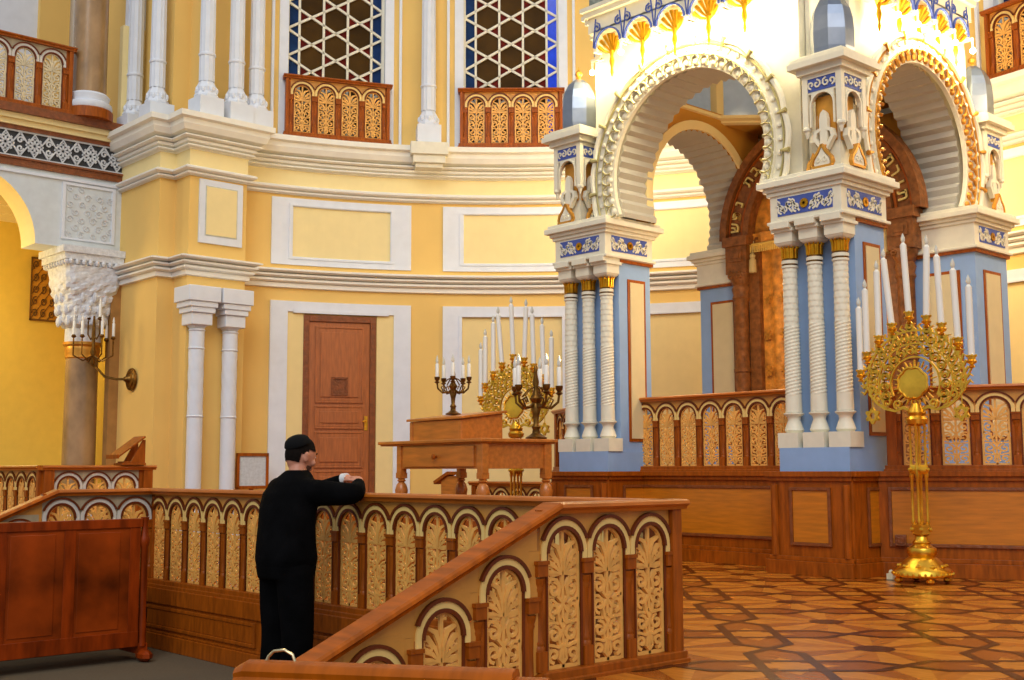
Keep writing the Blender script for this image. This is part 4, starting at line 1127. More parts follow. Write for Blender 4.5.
# ------------------------------------------------------------------ wall sconce
sc = thing('wall_sconce','bronze branched wall sconce with white candles beside the marble column','wall lamp',(-16.75,7.68,2.33))
b = MB(); b.lathe([(.17,0),(.165,.02),(.13,.03),(.12,.045),(.07,.055),(.05,.08),(.03,.12)],(0,0,0),20,axis='y'); b.build('wall_plate',BRONZE,sc,smooth=True)
b = MB(); b.tube([(0,-.08,0),(-.10,-.2,0),(-.22,-.32,.04),(-.30,-.38,.14),(-.36,-.40,.18)],.018,6)
b.lathe([(.02,.05),(.04,.10),(.02,.2),(.045,.26),(.02,.34),(.03,.5),(.015,.8)],(-.42,-.42,.15),10); b.tube([(-.36,-.40,.18),(-.42,-.42,.22)],.018,6)
b.build('bracket_arm',BRONZE,sc,smooth=True)
candle_sc = []
for i,(a,r,z) in enumerate(((0,.30,.62),(60,.28,.62),(120,.30,.62),(180,.32,.60),(240,.28,.64),(300,.26,.62),(20,.12,.9),(200,.12,.92))):
    cx_, cy_ = -.42+r*math.cos(R(a)), -.42+r*math.sin(R(a))
    m = MB(); z0 = .30 if i < 6 else .62
    m.tube([(-.42,-.42,z0+.06),(-.42+(cx_+.42)*.5,-.42+(cy_+.42)*.5,z0-.02),(cx_,cy_,z0+.06),(cx_,cy_,z)],.012,5); m.lathe([(.02,z-.02),(.04,z),(.022,z+.03)],(cx_,cy_,0),8)
    q = m.build('branch',BRONZE,sc,smooth=True)
    k = MB(); k.lathe([(.022,z+.02),(.022,z+.22),(.016,z+.23)],(cx_,cy_,0),8); k.lathe([(.012,z+.23),(.018,z+.26),(.004,z+.32)],(cx_,cy_,0),8); k.build('candle',WAX,q,smooth=True)

# ------------------------------------------------------------------ great floor candelabra
def candelabrum(label, loc, rz=0, group=None):
    t = thing('floor_candelabrum',label,'candelabrum',loc,rz,group)
    b = MB()
    b.lathe([(.20,.055),(.245,.06),(.255,.075),(.25,.10),(.235,.125),(.20,.14),(.17,.175),(.13,.215),(.11,.225),(.12,.24),(.13,.27),(.12,.30),(.085,.32),(.07,.335),(.08,.35),(.06,.37),(.05,.40)],(0,0,0),24)
    for k in range(32):
        a = 2*PI*k/32; b.ball((.25*math.cos(a),.25*math.sin(a),.085),.014,seg=5,rings=4)
    for k in range(10):
        a = 2*PI*k/10; b.ball((.19*math.cos(a),.19*math.sin(a),.15),.03,.03,.02,6,4)
    base = b.build('base',BRASS,t,smooth=True)
    for k in range(4):
        a = PI/4+PI/2*k; f = MB(); f.ball((.21*math.cos(a),.21*math.sin(a),.03),.038,.038,.03,8,5); f.build('foot',BRASS,base,smooth=True)
    s_ = MB()
    for k in range(4):
        a = 2*PI*k/4+.3; c_, d_ = .062*math.cos(a), .062*math.sin(a)
        s_.lathe([(.013,.50),(.019,.53),(.012,.56),(.014,.9),(.02,.92),(.02,1.0),(.013,1.03),(.012,1.05),(.011,1.36),(.017,1.38)],(c_,d_,0),8)
    s_.lathe([(.05,.40),(.085,.42),(.09,.50),(.05,.515)],(0,0,0),6); s_.lathe([(.07,.94),(.085,.96),(.085,1.0),(.07,1.02)],(0,0,0),6)
    for k in range(6):
        a = 2*PI*k/6; s_.ball((.085*math.cos(a),.085*math.sin(a),.46),.022,seg=6,rings=4); s_.ball((.085*math.cos(a),.085*math.sin(a),.98),.02,seg=6,rings=4)
    s_.lathe([(.04,1.36),(.09,1.38),(.10,1.42),(.075,1.45),(.085,1.48),(.06,1.52),(.04,1.56)],(0,0,0),12)
    s_.build('stem',BRASS,t,smooth=True)
    zc = 1.74
    o = MB(); y0, y1 = -.012, .012
    # scalloped medallion
    m = MB(); pts = []
    for i in range(64):
        a = 2*PI*i/64; rr = .130+.012*abs(math.sin(4*a)); pts.append((rr*math.cos(a),zc+rr*math.sin(a)))
    m.plate(pts,-.045,-.02); m.tube([(x,-.045,z) for x,z in pts],.012,5,closed=True)
    m.add([(0,-.056,zc)]+[(x*.86,-.046,zc+(z-zc)*.86) for x,z in pts],[(0,i+1,(i+1)%64+1) for i in range(64)])
    m.build('medallion',BRASS,t,smooth=True)
    # rays
    for i in range(28):
        a = 2*PI*i/28; r0, r1 = .15, .19+(.02 if i%2 else 0)
        o.ribbon([(r0*math.cos(a),zc+r0*math.sin(a)),(r1*math.cos(a),zc+r1*math.sin(a))],[.012,.006],y0,y1)
    # horseshoe bands of filigree
    def pol(r,a): return (r*math.cos(R(a)), zc+r*math.sin(R(a)))
    for r,w_ in ((.235,.014),(.355,.014),(.47,.016)):
        o.ribbon([pol(r,a) for a in (range(-28,209,6) if r < .4 else range(-8,189,6))],w_,y0,y1)
    for i in range(14):
        a = -22+16.9*i; c = pol(.295,a)
        for sg in (-1,1): o.ribbon(spiral(c[0],c[1],.050,1.3,R(a),sg,12),.013,y0-.006,y1)
        o.ball((c[0],-.015,c[1]),.016,seg=6,rings=4)
    for i in range(17):
        a = -8+12.2*i; c = pol(.41,a)
        for sg in (-1,1): o.ribbon(spiral(c[0],c[1],.046,1.25,R(a+90),sg,10),.012,y0-.004,y1)
    for i in range(33):
        a = -8+6.0*i; o.ribbon([pol(.36,a),pol(.465,a+5)],.008,y0,y1)
    # leafy outer fringe rising towards the sockets
    for i in range(30):
        a = -4+6.5*i; o.ribbon([pol(.475,a),pol(.51,a+4),pol(.535,a+1)],[.02,.02,.006],y0,y1)
    for sg in (-1,1):  # lower scrolls sweeping to the stem
        o.ribbon([(sg*x,z) for x,z in ((.05,1.50),(.12,1.53),(.20,1.50),(.30,1.53),(.38,1.58),(.45,1.66),(.44,1.74))],[.02,.03,.02,.03,.02,.02,.02],y0,y1)
        for (x,z,r) in ((.17,1.56,.045),(.27,1.58,.05),(.36,1.63,.045),(.42,1.71,.04)):
            o.ribbon([(sg*u,v) for u,v in spiral(x,z,r,1.3,-PI/2,1,10)],.016,y0-.006,y1+.003)
        o.tube([(sg*.425,0,1.62),(sg*.425,0,1.53)],.006,4)
        # six-pointed star: two triangles
        for q in (0,1):
            P = [(sg*.425+.072*math.cos(R(90+120*k+180*q)),1.465+.072*math.sin(R(90+120*k+180*q))) for k in range(4)]
            for e_ in range(3): o.ribbon(P[e_:e_+2],.018,y0-.004-.003*q,y1-.004-.003*q)
    o.build('filigree',BRASS,t)
    spots = [(-.53,1.84,.64),(-.46,2.00,.64),(-.335,2.14,.66),(-.20,2.24,.66),(-.03,2.33,.68),(.135,2.28,.68),(.275,2.20,.66),(.42,2.06,.66),(.535,1.90,.66)]
    for x, z, L in spots:
        # stem from the rim up to the socket
        c = MB(); an = math.atan2(z-.05-zc, x); r0 = .46
        if z > 2.1:
            c.ribbon([(x*.86,z-.12),(x-.02,z-.07),(x,z-.02)],.02,-.01,.01); 
            for sg in (-1,1): c.ribbon([(x+sg*u,v) for u,v in spiral(0,z-.085,.04,1.2,PI/2,1,9)],.014,-.014,.012)
        else:
            c.tube([(x*.80,0,z-.13),(x*.92,0,z-.12),(x,0,z-.04)],.012,6)
        c.lathe([(.012,z-.06),(.03,z-.05),(.014,z-.03),(.04,z-.015),(.045,z),(.032,z+.01),(.038,z+.05)],(x,-.01,0),10)
        for q in range(6):
            a = 2*PI*q/6; c.ball((x+.04*math.cos(a),-.01+.04*math.sin(a),z+.045),.012,seg=5,rings=4)
        s2 = c.build('socket',BRASS,t,smooth=True)
        lean = (-.03 if x < .1 else -.02) if abs(x+.20) < .01 else (.0)
        lean = {-.20:-.06, -.03:-.03, .135:.03, .275:-.02, .42:-.02}.get(x, -.0)
        k = MB(); k.tube([(x,-.01,z+.02),(x+lean*.5,-.01,z+L*.5),(x+lean,-.01,z+L-.02)],.0285,10)
        k.tube([(x+lean,-.01,z+L-.02),(x+lean,-.01,z+L)],[.026,.012],10)
        k.build('candle',WAX,s2,smooth=True)
        k = MB(); k.lathe([(.010,z+L),(.020,z+L+.02),(.019,z+L+.045),(.003,z+L+.085)],(x+lean,-.01,0),8); k.build('bulb',GLASSB,s2,smooth=True)
    return t
c1 = candelabrum('tall gilt nine-branched candelabrum on the parquet in front of the right podium',(-5.36,9.73,0))
c2 = copy_tree(c1); c2.location = (-10.60,9.74,0); c2['label'] = 'far tall gilt nine-branched candelabrum rising behind the pine table'
c2.rotation_euler = (0,0,R(11))

# ------------------------------------------------------------------ table, desk, small bronze candelabra
tb = thing('pine_table','honey pine table with one drawer and short turned legs','table',(-8.86,7.67,.5),R(-5.5))
b = MB(); b.box(-1.98,0,0,.98,.765,.80).box(-1.96,-.02,.02,.96,.75,.765); b.build('table_top',W_TABLE,tb,bevel=.008)
b = MB()
b.box(-1.62,-.06,.06,.09,.50,.75).box(-1.62,-.06,.86,.89,.50,.75).box(-1.62,-1.59,.09,.86,.50,.75).box(-.09,-.06,.09,.86,.50,.75); b.box(-1.64,-1.56,.04,.12,.44,.75).box(-.12,-.03,.04,.12,.44,.75).box(-.12,-.03,.83,.92,.44,.75).box(-1.64,-1.56,.83,.91,.44,.75)
b.build('apron',W_TABLE,tb,bevel=.004)
b = MB(); b.box(-1.50,-.18,.035,.06,.52,.73); dr_ = b.build('drawer',W_TABLE,tb,bevel=.006)
b = MB(); b.lathe([(.012,.0),(.015,.02),(.03,.035),(.028,.05),(.01,.055)],(-.84,.035,.625),12,axis='y'); b.build('knob',W_BR,dr_,smooth=True)
lm = MB(); lm.box(-.045,.045,-.045,.045,.40,.46); lm.lathe([(.03,0),(.05,.03),(.035,.06),(.025,.08),(.03,.12),(.06,.20),(.072,.27),(.055,.33),(.03,.36),(.05,.375),(.035,.39),(.045,.40)],(0,0,0),16)
l0 = lm.build('leg',W_TABLE,tb,smooth=True); l0.location = (-1.60,.08,0)
for x, y in ((-.075,.08),(-1.60,.87),(-.075,.875)): inst(l0,tb,(x,y,0))
dk = thing('desk_box','closed pine writing box with a gently sloping lid, on the table','writing desk',(-10.60,8.08,1.302),R(-5.5))
def wedge(mb,x0,x1,y0,y1,z0,za,zb): mb.add([(x0,y0,z0),(x1,y0,z0),(x1,y1,z0),(x0,y1,z0),(x0,y0,za),(x1,y0,za),(x1,y1,zb),(x0,y1,zb)],[(0,3,2,1),(4,5,6,7),(0,1,5,4),(1,2,6,5),(2,3,7,6),(3,0,4,7)])
b = MB(); wedge(b,.04,1.05,.03,.56,0,.215,.285); b.box(.04,.09,.02,.035,.0,.21); b.box(1.0,1.05,.02,.035,0,.21); b.build('desk_body',W_TABLE,dk,bevel=.005)
b = MB(); b.add([(0,0,.218),(1.08,0,.218),(1.08,.60,.292),(0,.60,.292),(0,0,.245),(1.08,0,.245),(1.08,.60,.320),(0,.60,.320)],[(0,3,2,1),(4,5,6,7),(0,1,5,4),(1,2,6,5),(2,3,7,6),(3,0,4,7)]); b.build('desk_lid',W_TABLE,dk,bevel=.005)
def small_candelabrum(label, loc, rz, sc=1.0):
    t = thing('table_candelabrum',label,'candelabrum',loc,rz,scale=sc)
    b = MB(); b.lathe([(.09,0),(.095,.012),(.06,.03),(.035,.05),(.03,.08),(.04,.10),(.022,.13),(.028,.20),(.045,.26),(.03,.30),(.055,.34),(.03,.38),(.02,.42),(.028,.48),(.012,.56),(.02,.60),(.004,.63)],(0,0,0),14); b.build('stem',BRONZE,t,smooth=True)
    for i in range(5):
        a = 2*PI*i/5+.35; r = .20; c_, d_ = math.cos(a), math.sin(a); zz = .44 if i != 1 else .44
        m = MB(); m.tube([(0,0,.32),(.06*c_,.06*d_,.27),(.13*c_,.13*d_,.26),(.19*c_,.19*d_,.31),(.20*c_,.20*d_,.38)],[.014,.013,.012,.011,.011],6)
        m.tube([(.12*c_,.12*d_,.27),(.15*c_,.15*d_,.33),(.11*c_,.11*d_,.35),(.09*c_,.09*d_,.31)],.008,5); m.tube([(.0,.0,.45),(.07*c_,.07*d_,.42),(.13*c_,.13*d_,.36)],.008,5)
        m.lathe([(.012,.37),(.035,.385),(.016,.40),(.03,.42),(.034,.45)],(r*c_,r*d_,0),10)
        q = m.build('branch',BRONZE,t,smooth=True)
        k = MB(); k.lathe([(.021,.44),(.021,.60),(.015,.61)],(r*c_,r*d_,0),10); k.build('candle',WAX,q,smooth=True)
        k = MB(); k.lathe([(.011,.61),(.019,.635),(.016,.66),(.003,.71)],(r*c_,r*d_,0),8); k.build('bulb',GLASSB,q,smooth=True)
    return t
sc1 = small_candelabrum('bronze five-armed candelabrum standing on the writing box',(-10.12,8.36,1.592),.2,.92)
sc2 = small_candelabrum('bronze five-armed candelabrum at the right end of the pine table, before the gilt disc',(-8.90,8.46,1.302),.6,1.22)
ln = thing('slanted_lectern','small sloping wooden stair rail end seen under the table','lectern',(-12.10,9.9,.28),0,scale=.7)
b = MB(); b.plate([(-.30,.80),(.10,.98),(.42,.98),(.42,.92),(.12,.92),(-.28,.74)],-.10,.10); b.build('sloping_top',W_BR,ln,bevel=.006)
b = MB(); b.box(-.12,.36,-.05,.05,0,.90); b.build('board',W_TABLE,ln)

# notice board near the pilaster
nbd = thing('notice_frame','brown framed white notice low on the wall left of the door','frame',(-15.46,8.98,.98),R(85))
b = MB(); b.box(-.22,.22,.0,.02,-.22,.22); b.build('sheet',PAPER,nbd)
b = MB()
for q in ((-.25,-.21,-.26,.26),(.21,.25,-.26,.26),(-.25,.25,.215,.26),(-.25,.25,-.26,-.215)): b.box(q[0],q[1],-.02,.03,q[2],q[3])
b.build('wooden_frame',W_BR,nbd,bevel=.003)
b = MB(); b.box(-.03,.03,.02,.05,-.98,-.24); b.build('support',W_BR,nbd)

# small things on the floor by the podium
b = MB(); b.box(-.03,.03,-.03,.03,0,.05); b.ball((0,0,.06),.025,seg=6,rings=4)
o = b.build('paper_scrap',mat('crumpled_white_paper',srgb(235,225,190),.8)); o.location = (-5.74,9.86,0); tag(o,'tiny white crumpled scrap on the parquet beside the pedestal','paper')
b = MB(); b.box(-.05,.05,-.03,.03,-.05,.05); b.box(-.03,.03,-.04,-.03,-.03,.03)
o = b.build('socket_box',W_DK,bevel=.006); o.location = (-5.80,10.155,.33); o.rotation_euler = (0,0,dR); tag(o,'small dark wooden socket box low on the podium corner','socket')

# ------------------------------------------------------------------ pews
def pew(name,label,loc,rz,L,H=1.10,z0=.42):
    t = thing(name,label,'pew',loc,rz)
    b = MB(); zb = .14
    b.box(0,L,-.02,.02,zb,1.10,1)
    b.box(-.01,L+.01,-.035,.035,1.06,1.13,0); b.box(0,L,-.03,.03,zb-.02,zb+.10,0)
    for x in (0,L/2-.05,L-.09): b.box(x,x+.09 if x else .09,-.028,.028,zb,1.06,0)
    for k in range(2):
        x0 = .09+k*(L/2-.05); x1 = x0+L/2-.19
        b.box(x0+.02,x1-.02,-.027,-.02,zb+.13,1.03,1)
    o = b.build('backrest',[W_RED,mat('mottled_red_wood',srgb(164,66,14),.3,var=.4,scale=2.4,spec=.3)],t,bevel=.006)
    for x in (-.06,L+.02):
        e = MB(); e.lathe([(.035,.12),(.03,.2),(.035,.28),(.028,.4),(.03,.9),(.042,.93),(.042,.97),(.03,1.0),(.025,1.1),(.035,1.14)],(x+.02,-.01,0),10); e.box(x-.02,x+.06,-.03,.32,.06,.14); e.ball((x+.02,-.06,.05),.06,.10,.05,8,5); e.box(x,x+.04,.0,.30,.14,.42)
        e.build('end_post',W_RED,t,smooth=True)
    s_ = MB(); s_.box(0,L,.0,.36,.42,.46); s_.build('seat',W_RED,t,bevel=.006)
    return t
pew('pew','dark red varnished pew, its panelled back towards us at lower left',(-9.21,3.19,ZG),PI/2+R(0),1.14)
pew('pew','end of a second red pew at the left edge of the picture',(-9.26,1.85,ZG),PI/2,1.14)
# nearest pew whose top rail crosses the bottom of the picture
fa_ = math.atan2(2.068-1.644,-2.276+2.89)
np_ = thing('near_pew','nearest pew, only its rounded varnished top rail and brass hook showing','pew',(-2.877,1.653,ZG),fa_)
b = MB(); PRZ = .016
pr_ = [(-.045,.93),(-.055,.95),(-.045,.965),(-.05,.98),(-.035,.997),(0,1.003),(.035,.997),(.05,.98),(.045,.965),(.055,.95),(.045,.93)]
pr_ = [(y_,z_+PRZ) for y_,z_ in pr_]; Ln = .745
vs = [(x,y,z) for x in (.02,Ln) for y,z in pr_]; k = len(pr_)
b.add(vs,[(j,(j+1)%k,k+(j+1)%k,k+j) for j in range(k)]+[tuple(range(k-1,-1,-1)),tuple(range(k,2*k))])
b.add([(.02,y,z) for y,z in pr_]+[(-.01,y*.75,.965+(z-.965)*.7) for y,z in pr_],[(j,k+j,k+(j+1)%k,(j+1)%k) for j in range(k)]+[tuple(k+j for j in range(k))])
b.build('top_rail',W_RAIL,np_,smooth=True)
b = MB(); b.box(.02,Ln,-.02,.02,.10,.93); b.box(.02,.10,-.03,.03,0,.93); b.box(Ln-.08,Ln,-.03,.03,0,.93); b.build('backrest',W_RED,np_,bevel=.005)
b = MB(); b.box(.02,Ln,.02,.38,.42,.46); b.box(.03,.07,.30,.36,0,.42); b.box(Ln-.07,Ln-.03,.30,.36,0,.42); b.build('seat',W_RED,np_,bevel=.005)
b = MB(); b.M = Matrix.Translation((-.016,0,PRZ)); b.tube([(.085,.0,.998),(.09,.0,1.012),(.105,.0,1.026),(.135,.0,1.030),(.158,.0,1.018),(.165,.0,1.0),(.166,0,.985)],[.006,.0045,.004,.004,.004,.0045,.007],8); b.build('brass_hook',mat('worn_pale_brass',srgb(214,200,160),.3,.9,var=.1),np_,smooth=True)
n2 = copy_tree(np_); n2.location = (-2.89+(Ln+.012)*math.cos(fa_)-.03*0, 1.644+(Ln+.012)*math.sin(fa_), ZG-.02); n2['label'] = 'low end of the pew adjoining the nearest one, bottom centre'
for ch in list(n2.children):
    if ch.name.startswith('brass_hook'): bpy.data.objects.remove(ch)
n2.rotation_euler = (0,0,fa_)
n2.scale = (.12,1,1)

# ------------------------------------------------------------------ the man in black
MX, MY = -7.06, 4.33
def off(p): return (MX+p[0], MY+p[1], ZG+p[2])
def loft(mb, secs, seg=24):
    """secs: (cx, cy, cz, rx, ry); horizontal elliptical sections"""
    vs = []
    for cx, cy, cz, rx, ry in secs:
        for k in range(seg):
            a = 2*PI*k/seg; c, s_ = math.cos(a), math.sin(a)
            e = .85; vs.append(off((cx+rx*math.copysign(abs(c)**e,c), cy+ry*math.copysign(abs(s_)**e,s_), cz)))
    n = len(secs)
    fs = [(i*seg+k,i*seg+(k+1)%seg,(i+1)*seg+(k+1)%seg,(i+1)*seg+k) for i in range(n-1) for k in range(seg)]
    fs += [tuple(range(seg-1,-1,-1)), tuple((n-1)*seg+k for k in range(seg))]
    mb.add(vs, fs)
def limb(mb, pts, rs, seg=14):
    P = [Vector(off(p)) for p in pts]; Q = []; RR = []
    for i in range(len(P)-1):     # resample smoothly
        for k in range(6): t = k/6; Q.append(P[i].lerp(P[i+1],t)); RR.append(rs[i]*(1-t)+rs[i+1]*t)
    Q.append(P[-1]); RR.append(rs[-1])
    for _ in range(3):
        Q = [Q[0]]+[(Q[i-1]+Q[i]*2+Q[i+1])/4 for i in range(1,len(Q)-1)]+[Q[-1]]
    mb.tube([tuple(q) for q in Q], RR, seg)
    mb.ball(tuple(Q[0]), RR[0], seg=12, rings=8); mb.ball(tuple(Q[-1]), RR[-1], seg=12, rings=8)
def fuse(o, vox, it=4, fac=.5):
    m = o.modifiers.new('fuse','REMESH'); m.mode = 'VOXEL'; m.voxel_size = vox; m.use_smooth_shade = True
    q = o.modifiers.new('smooth','SMOOTH'); q.iterations = it; q.factor = fac
hc = Vector(off((-.035,.165,1.615)))
hr = Matrix.Translation(hc) @ Matrix.Rotation(R(2),4,'Z') @ Matrix.Rotation(R(-16),4,'X') @ Matrix.Scale(1.12,4)
def headshape(rx,ry,rz,seg=28,rings=20,sh=(0,0,0),keep=None,mb=None):
    b = mb or MB(); old = b.M; b.M = hr; vs = []; fs = []
    for i in range(rings+1):
        el = -PI/2+PI*i/rings
        for k in range(seg):
            a = 2*PI*k/seg; x, y, z = math.cos(el)*math.cos(a), math.cos(el)*math.sin(a), math.sin(el)
            fx = 1-.22*max(0,-z)**1.2; yy = y*(1-.10*max(0,-z)) + (.10*max(0,-z) if y > 0 else .0)
            vs.append((sh[0]+rx*x*fx, sh[1]+ry*yy, sh[2]+rz*z))
    for i in range(rings):
        for k in range(seg):
            q = (i*seg+k,i*seg+(k+1)%seg,(i+1)*seg+(k+1)%seg,(i+1)*seg+k)
            if keep is None or all(keep(*[(vs[j][n_]-sh[n_]) for n_ in range(3)]) for j in q): fs.append(q)
    b.add(vs,fs); b.M = old; return b
bd = MB()
loft(bd,[(.085,-.01,.84,.15,.12),(.085,-.01,.95,.165,.13),(.06,-.0,1.08,.15,.115),(.015,.03,1.22,.17,.125),(0,.08,1.36,.175,.12),(0,.11,1.44,.12,.09),(0,.12,1.48,.06,.06)])
limb(bd,[(0,.11,1.44),(-.02,.135,1.53),(-.03,.15,1.60)],[.066,.060,.058])
headshape(.077,.098,.118,mb=bd)
bd.M = hr
bd.add([(-.012,.088,.024),(.012,.088,.024),(.016,.090,-.028),(-.016,.090,-.028),(0,.116,-.022),(0,.08,0)],[(0,1,4),(1,2,4),(2,3,4),(3,0,4),(1,0,5),(2,1,5),(3,2,5),(0,3,5)])
bd.ball((0,.088,-.052),.026,.012,.007,10,5); bd.ball((0,.088,-.064),.024,.011,.007,10,5); bd.ball((0,.080,-.096),.03,.022,.022,10,6)
for sx in (-1,1):
    bd.ball((sx*.078,-.006,-.012),.012,.022,.034,12,8); bd.ball((sx*.086,-.012,.002),.008,.016,.018,8,6); bd.ball((sx*.048,.066,-.03),.024,.02,.022,8,6)
bd.M = Matrix()
Lsh, Lel, Lwr = (-.19,.10,1.40), (-.24,.37,1.34), (.05,.50,1.455)
Rsh, Rel, Rwr = (.19,.11,1.39), (.345,.37,1.355), (.20,.49,1.43)
limb(bd,[Lsh,Lel,Lwr],[.056,.045,.029]); limb(bd,[Rsh,Rel,Rwr],[.056,.045,.029])
for sx in (-1,1): limb(bd,[(.085+sx*.095,-.01,.86),(.085+sx*.12,.01,.48),(.085+sx*.13,-.03,.09)],[.10,.06,.042]); limb(bd,[(.085+sx*.13,-.03,.06),(.085+sx*.14,.12,.035)],[.04,.03])
def hand(mb, wr, dx, up):
    px_, py_, pz_ = wr
    mb.ball(off((px_+dx*.05,py_+.005,pz_+up)),.048,.040,.017,14,8)
    for q in range(4):
        y = py_-.030+.021*q; L = (.030,.035,.033,.026)[q]
        x0 = px_+dx*.082; pts = [(px_+dx*.06,y,pz_+up+.004),(x0,y,pz_+up+.010),(x0+dx*L,y+.002,pz_+up+.006),(x0+dx*L*1.75,y+.003,pz_+up-.008),(x0+dx*L*2.2,y+.003,pz_+up-.024)]
        mb.tube([off(p) for p in pts],[.009,.0092,.0085,.0078,.006],8)
    mb.tube([off(p) for p in ((px_+dx*.025,py_-.03,pz_+up),(px_+dx*.05,py_-.055,pz_+up+.004),(px_+dx*.078,py_-.062,pz_+up),(px_+dx*.098,py_-.060,pz_+up-.008))],[.011,.011,.0095,.007],8)
hand(bd,Lwr,1,.0); hand(bd,Rwr,-1,.012)
man = bd.build('person',SKIN,smooth=True); fuse(man,.0065,3,.4)
tag(man,'man in black shirt and trousers and black skullcap leaning on the balustrade','person')
sh = MB()
loft(sh,[(.085,-.01,.86,.20,.18),(.085,-.01,.93,.222,.19),(.07,-.005,1.03,.215,.18),(.05,.01,1.14,.212,.172),(.025,.035,1.26,.218,.172),(0,.065,1.36,.215,.16),(0,.09,1.43,.185,.13),(0,.11,1.48,.12,.10),(0,.12,1.515,.078,.075)])
limb(sh,[(-.17,.09,1.375),(-.245,.36,1.34),(.02,.49,1.447)],[.095,.070,.045]); limb(sh,[(.17,.10,1.365),(.345,.365,1.35),(.22,.475,1.415)],[.095,.074,.046])
so = sh.build('shirt',BLACK,man,smooth=True); fuse(so,.012,6)
tr = MB()
loft(tr,[(.085,-.01,.80,.20,.17),(.085,-.01,.88,.21,.185),(.085,-.01,.97,.195,.17)])
for sx in (-1,1): limb(tr,[(.085+sx*.105,-.01,.84),(.085+sx*.12,.0,.60),(.085+sx*.125,.01,.42),(.085+sx*.13,-.02,.07)],[.125,.118,.106,.10])
to_ = tr.build('trousers',BLACK,man,smooth=True); fuse(to_,.013,6)
for sx, yy in ((-.045,.0),(.215,.0)):
    b = MB(); b.ball((MX+sx,MY+yy+.02,ZG+.045),.05,.15,.045,12,8); b.box(MX+sx-.045,MX+sx+.045,MY+yy-.11,MY+yy+.14,ZG,ZG+.025); o = b.build('shoe',VELVET,man,smooth=True)
ey = MB(); ey.M = hr
for sx in (-1,1): ey.ball((sx*.030,.084,.012),.010,.007,.006,8,6)
ey.build('eyes',WHITECL,man,smooth=True)
ey = MB(); ey.M = hr
for sx in (-1,1): ey.tube([(sx*.015,.096,.034),(sx*.032,.094,.040),(sx*.048,.084,.034)],.004,5); ey.ball((sx*.030,.090,.012),.005,.002,.005,6,4)
ey.build('eyebrows',HAIR,man,smooth=True)
ha = headshape(.083,.104,.121,keep=lambda x,y,z: (z > -.068 and y < .062 and (y < .018 or z > .02) and not (abs(x) > .045 and y > -.03 and z < .0)))
ha.build('hair',HAIR,man,smooth=True)
br = headshape(.080,.101,.121,keep=lambda x,y,z: (z < -.045 and y > .005))
br.build('beard_stubble',mat('dark_stubble',srgb(112,76,60),.8),man,smooth=True)
ky = MB(); ky.M = hr @ Matrix.Rotation(R(34),4,'X')
ky.lathe([(.082,.066),(.084,.072),(.079,.090),(.070,.108),(.048,.123),(.024,.130),(.004,.132)],(0,-.0,.0),28)
ky.build('skullcap',VELVET,man,smooth=True)
b = MB(); b.tube([off((.015,.488,1.445)),off((.052,.50,1.456))],[.047,.039],14); b.build('shirt_cuff',WHITECL,man,smooth=True)

# ------------------------------------------------------------------ lights
wd = bpy.data.worlds.new('world'); bpy.context.scene.world = wd; wd.use_nodes = True
wd.node_tree.nodes['Background'].inputs[0].default_value = (.93,.96,1.0,1); wd.node_tree.nodes['Background'].inputs[1].default_value = .50
def light(kind, name, loc, energy, col, rot=None, size=1, **kw):
    l = bpy.data.lights.new(name, kind); l.energy = energy; l.color = col
    o = bpy.data.objects.new(name, l); C.objects.link(o); o.location = loc
    if rot: o.rotation_euler = rot
    if kind == 'AREA': l.shape = 'RECTANGLE'; l.size = size; l.size_y = kw.get('sy', size)
    elif kind == 'POINT': l.shadow_soft_size = size
    elif kind == 'SUN': l.angle = size
    return o
light('SUN','daylight',(0,0,10),1.15,(.92,.96,1.0),rot=(R(52),0,R(42)),size=R(35))
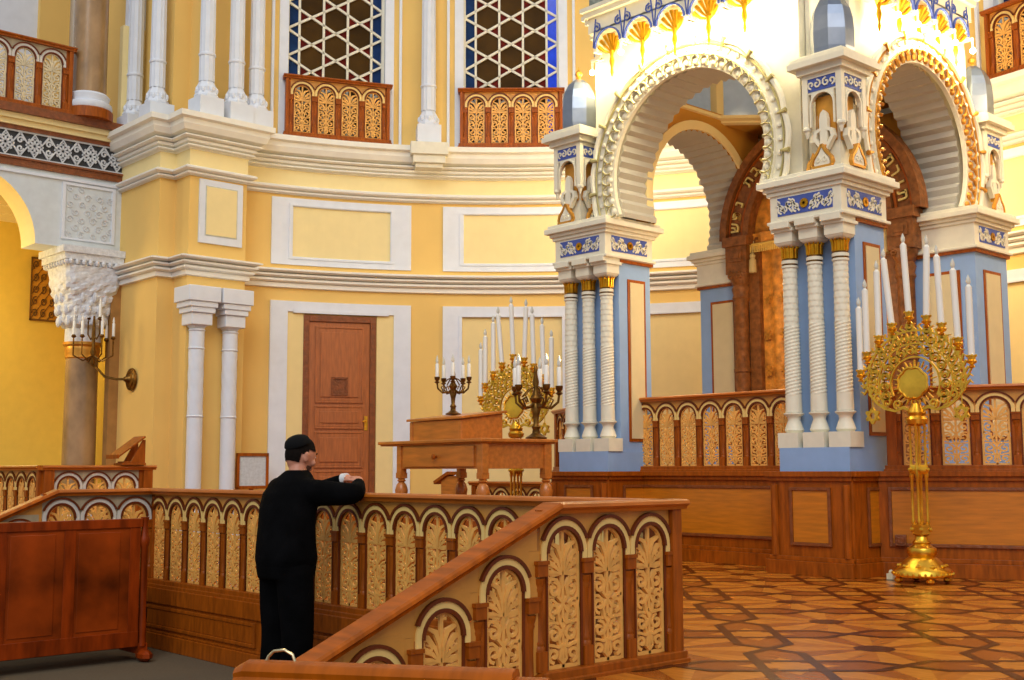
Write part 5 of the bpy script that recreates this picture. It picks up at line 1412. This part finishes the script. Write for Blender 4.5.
# lit bulbs under the corbel band
bm_ = MB(); bm_.ball((0,0,0), .032, seg=10, rings=6)
bl_ = bm_.build('light_bulb',BULB,can,smooth=True); bl_.location = bulbs[0][0]
for p, M in bulbs[1:]: inst(bl_,can,p)
for i, (p, M) in enumerate(bulbs):
    q = p + (M.to_3x3() @ Vector((0,-.02,-.06)))
    light('POINT','bulb_light',q,27,(1,.80,.42),size=.05)
# warm point lights without fixtures, high in the nave and inside the apse
for x, y, z, e in ((-2.5,6.0,7.5,260),(-8,4.5,9.0,200),(-4.5,12.6,5.4,120),(-7.9,14.2,4.6,120),(-11.8,12.8,5.2,70)):
    light('POINT','warm_point_light',(x,y,z),e,(1,.74,.42),size=.5)
light('POINT','canopy_fill',(-7.9,11.0,3.0),45,(1,.75,.42),size=.2)  # unseen fill added inside the canopy to brighten the curtain
light('POINT','drum_fill',(-7.95,11.36,5.7),9,(1,.8,.5),size=.15)  # warm fill added in the drum, no fixture, to brighten its cornice
light('POINT','aisle_fill',(-18.4,5.3,3.6),95,(1,.78,.35),size=.3)  # added fill with no fixture, brightens the yellow aisle

# ------------------------------------------------------------------ camera
cam = bpy.data.cameras.new('camera'); co = bpy.data.objects.new('camera', cam); C.objects.link(co)
cam.sensor_width = 36; cam.lens = FPX*36/1024 if 'FPX' in globals() else 1189.8*36/1024
PH, RO, TH = .1077, .0034, -.8307
fw = Vector((math.sin(TH)*math.cos(PH), math.cos(TH)*math.cos(PH), math.sin(PH)))
fw = Vector((math.sin(TH)*math.cos(PH), math.cos(TH)*math.cos(PH), math.sin(PH)))
right = Vector((math.cos(TH), -math.sin(TH), 0)); up = right.cross(fw)
r2 = right*math.cos(RO) - up*math.sin(RO)*1.0; u2 = up*math.cos(RO) + right*math.sin(RO)
M4 = Matrix((( r2.x,u2.x,-fw.x,0),(r2.y,u2.y,-fw.y,0),(r2.z,u2.z,-fw.z,1.0),(0,0,0,1)))
co.matrix_world = M4
bpy.context.scene.camera = co
vs_ = bpy.context.scene.view_settings
vs_.view_transform = 'Standard'; vs_.look = 'None'; vs_.gamma = 1; vs_.use_curve_mapping = False; vs_.exposure = 0
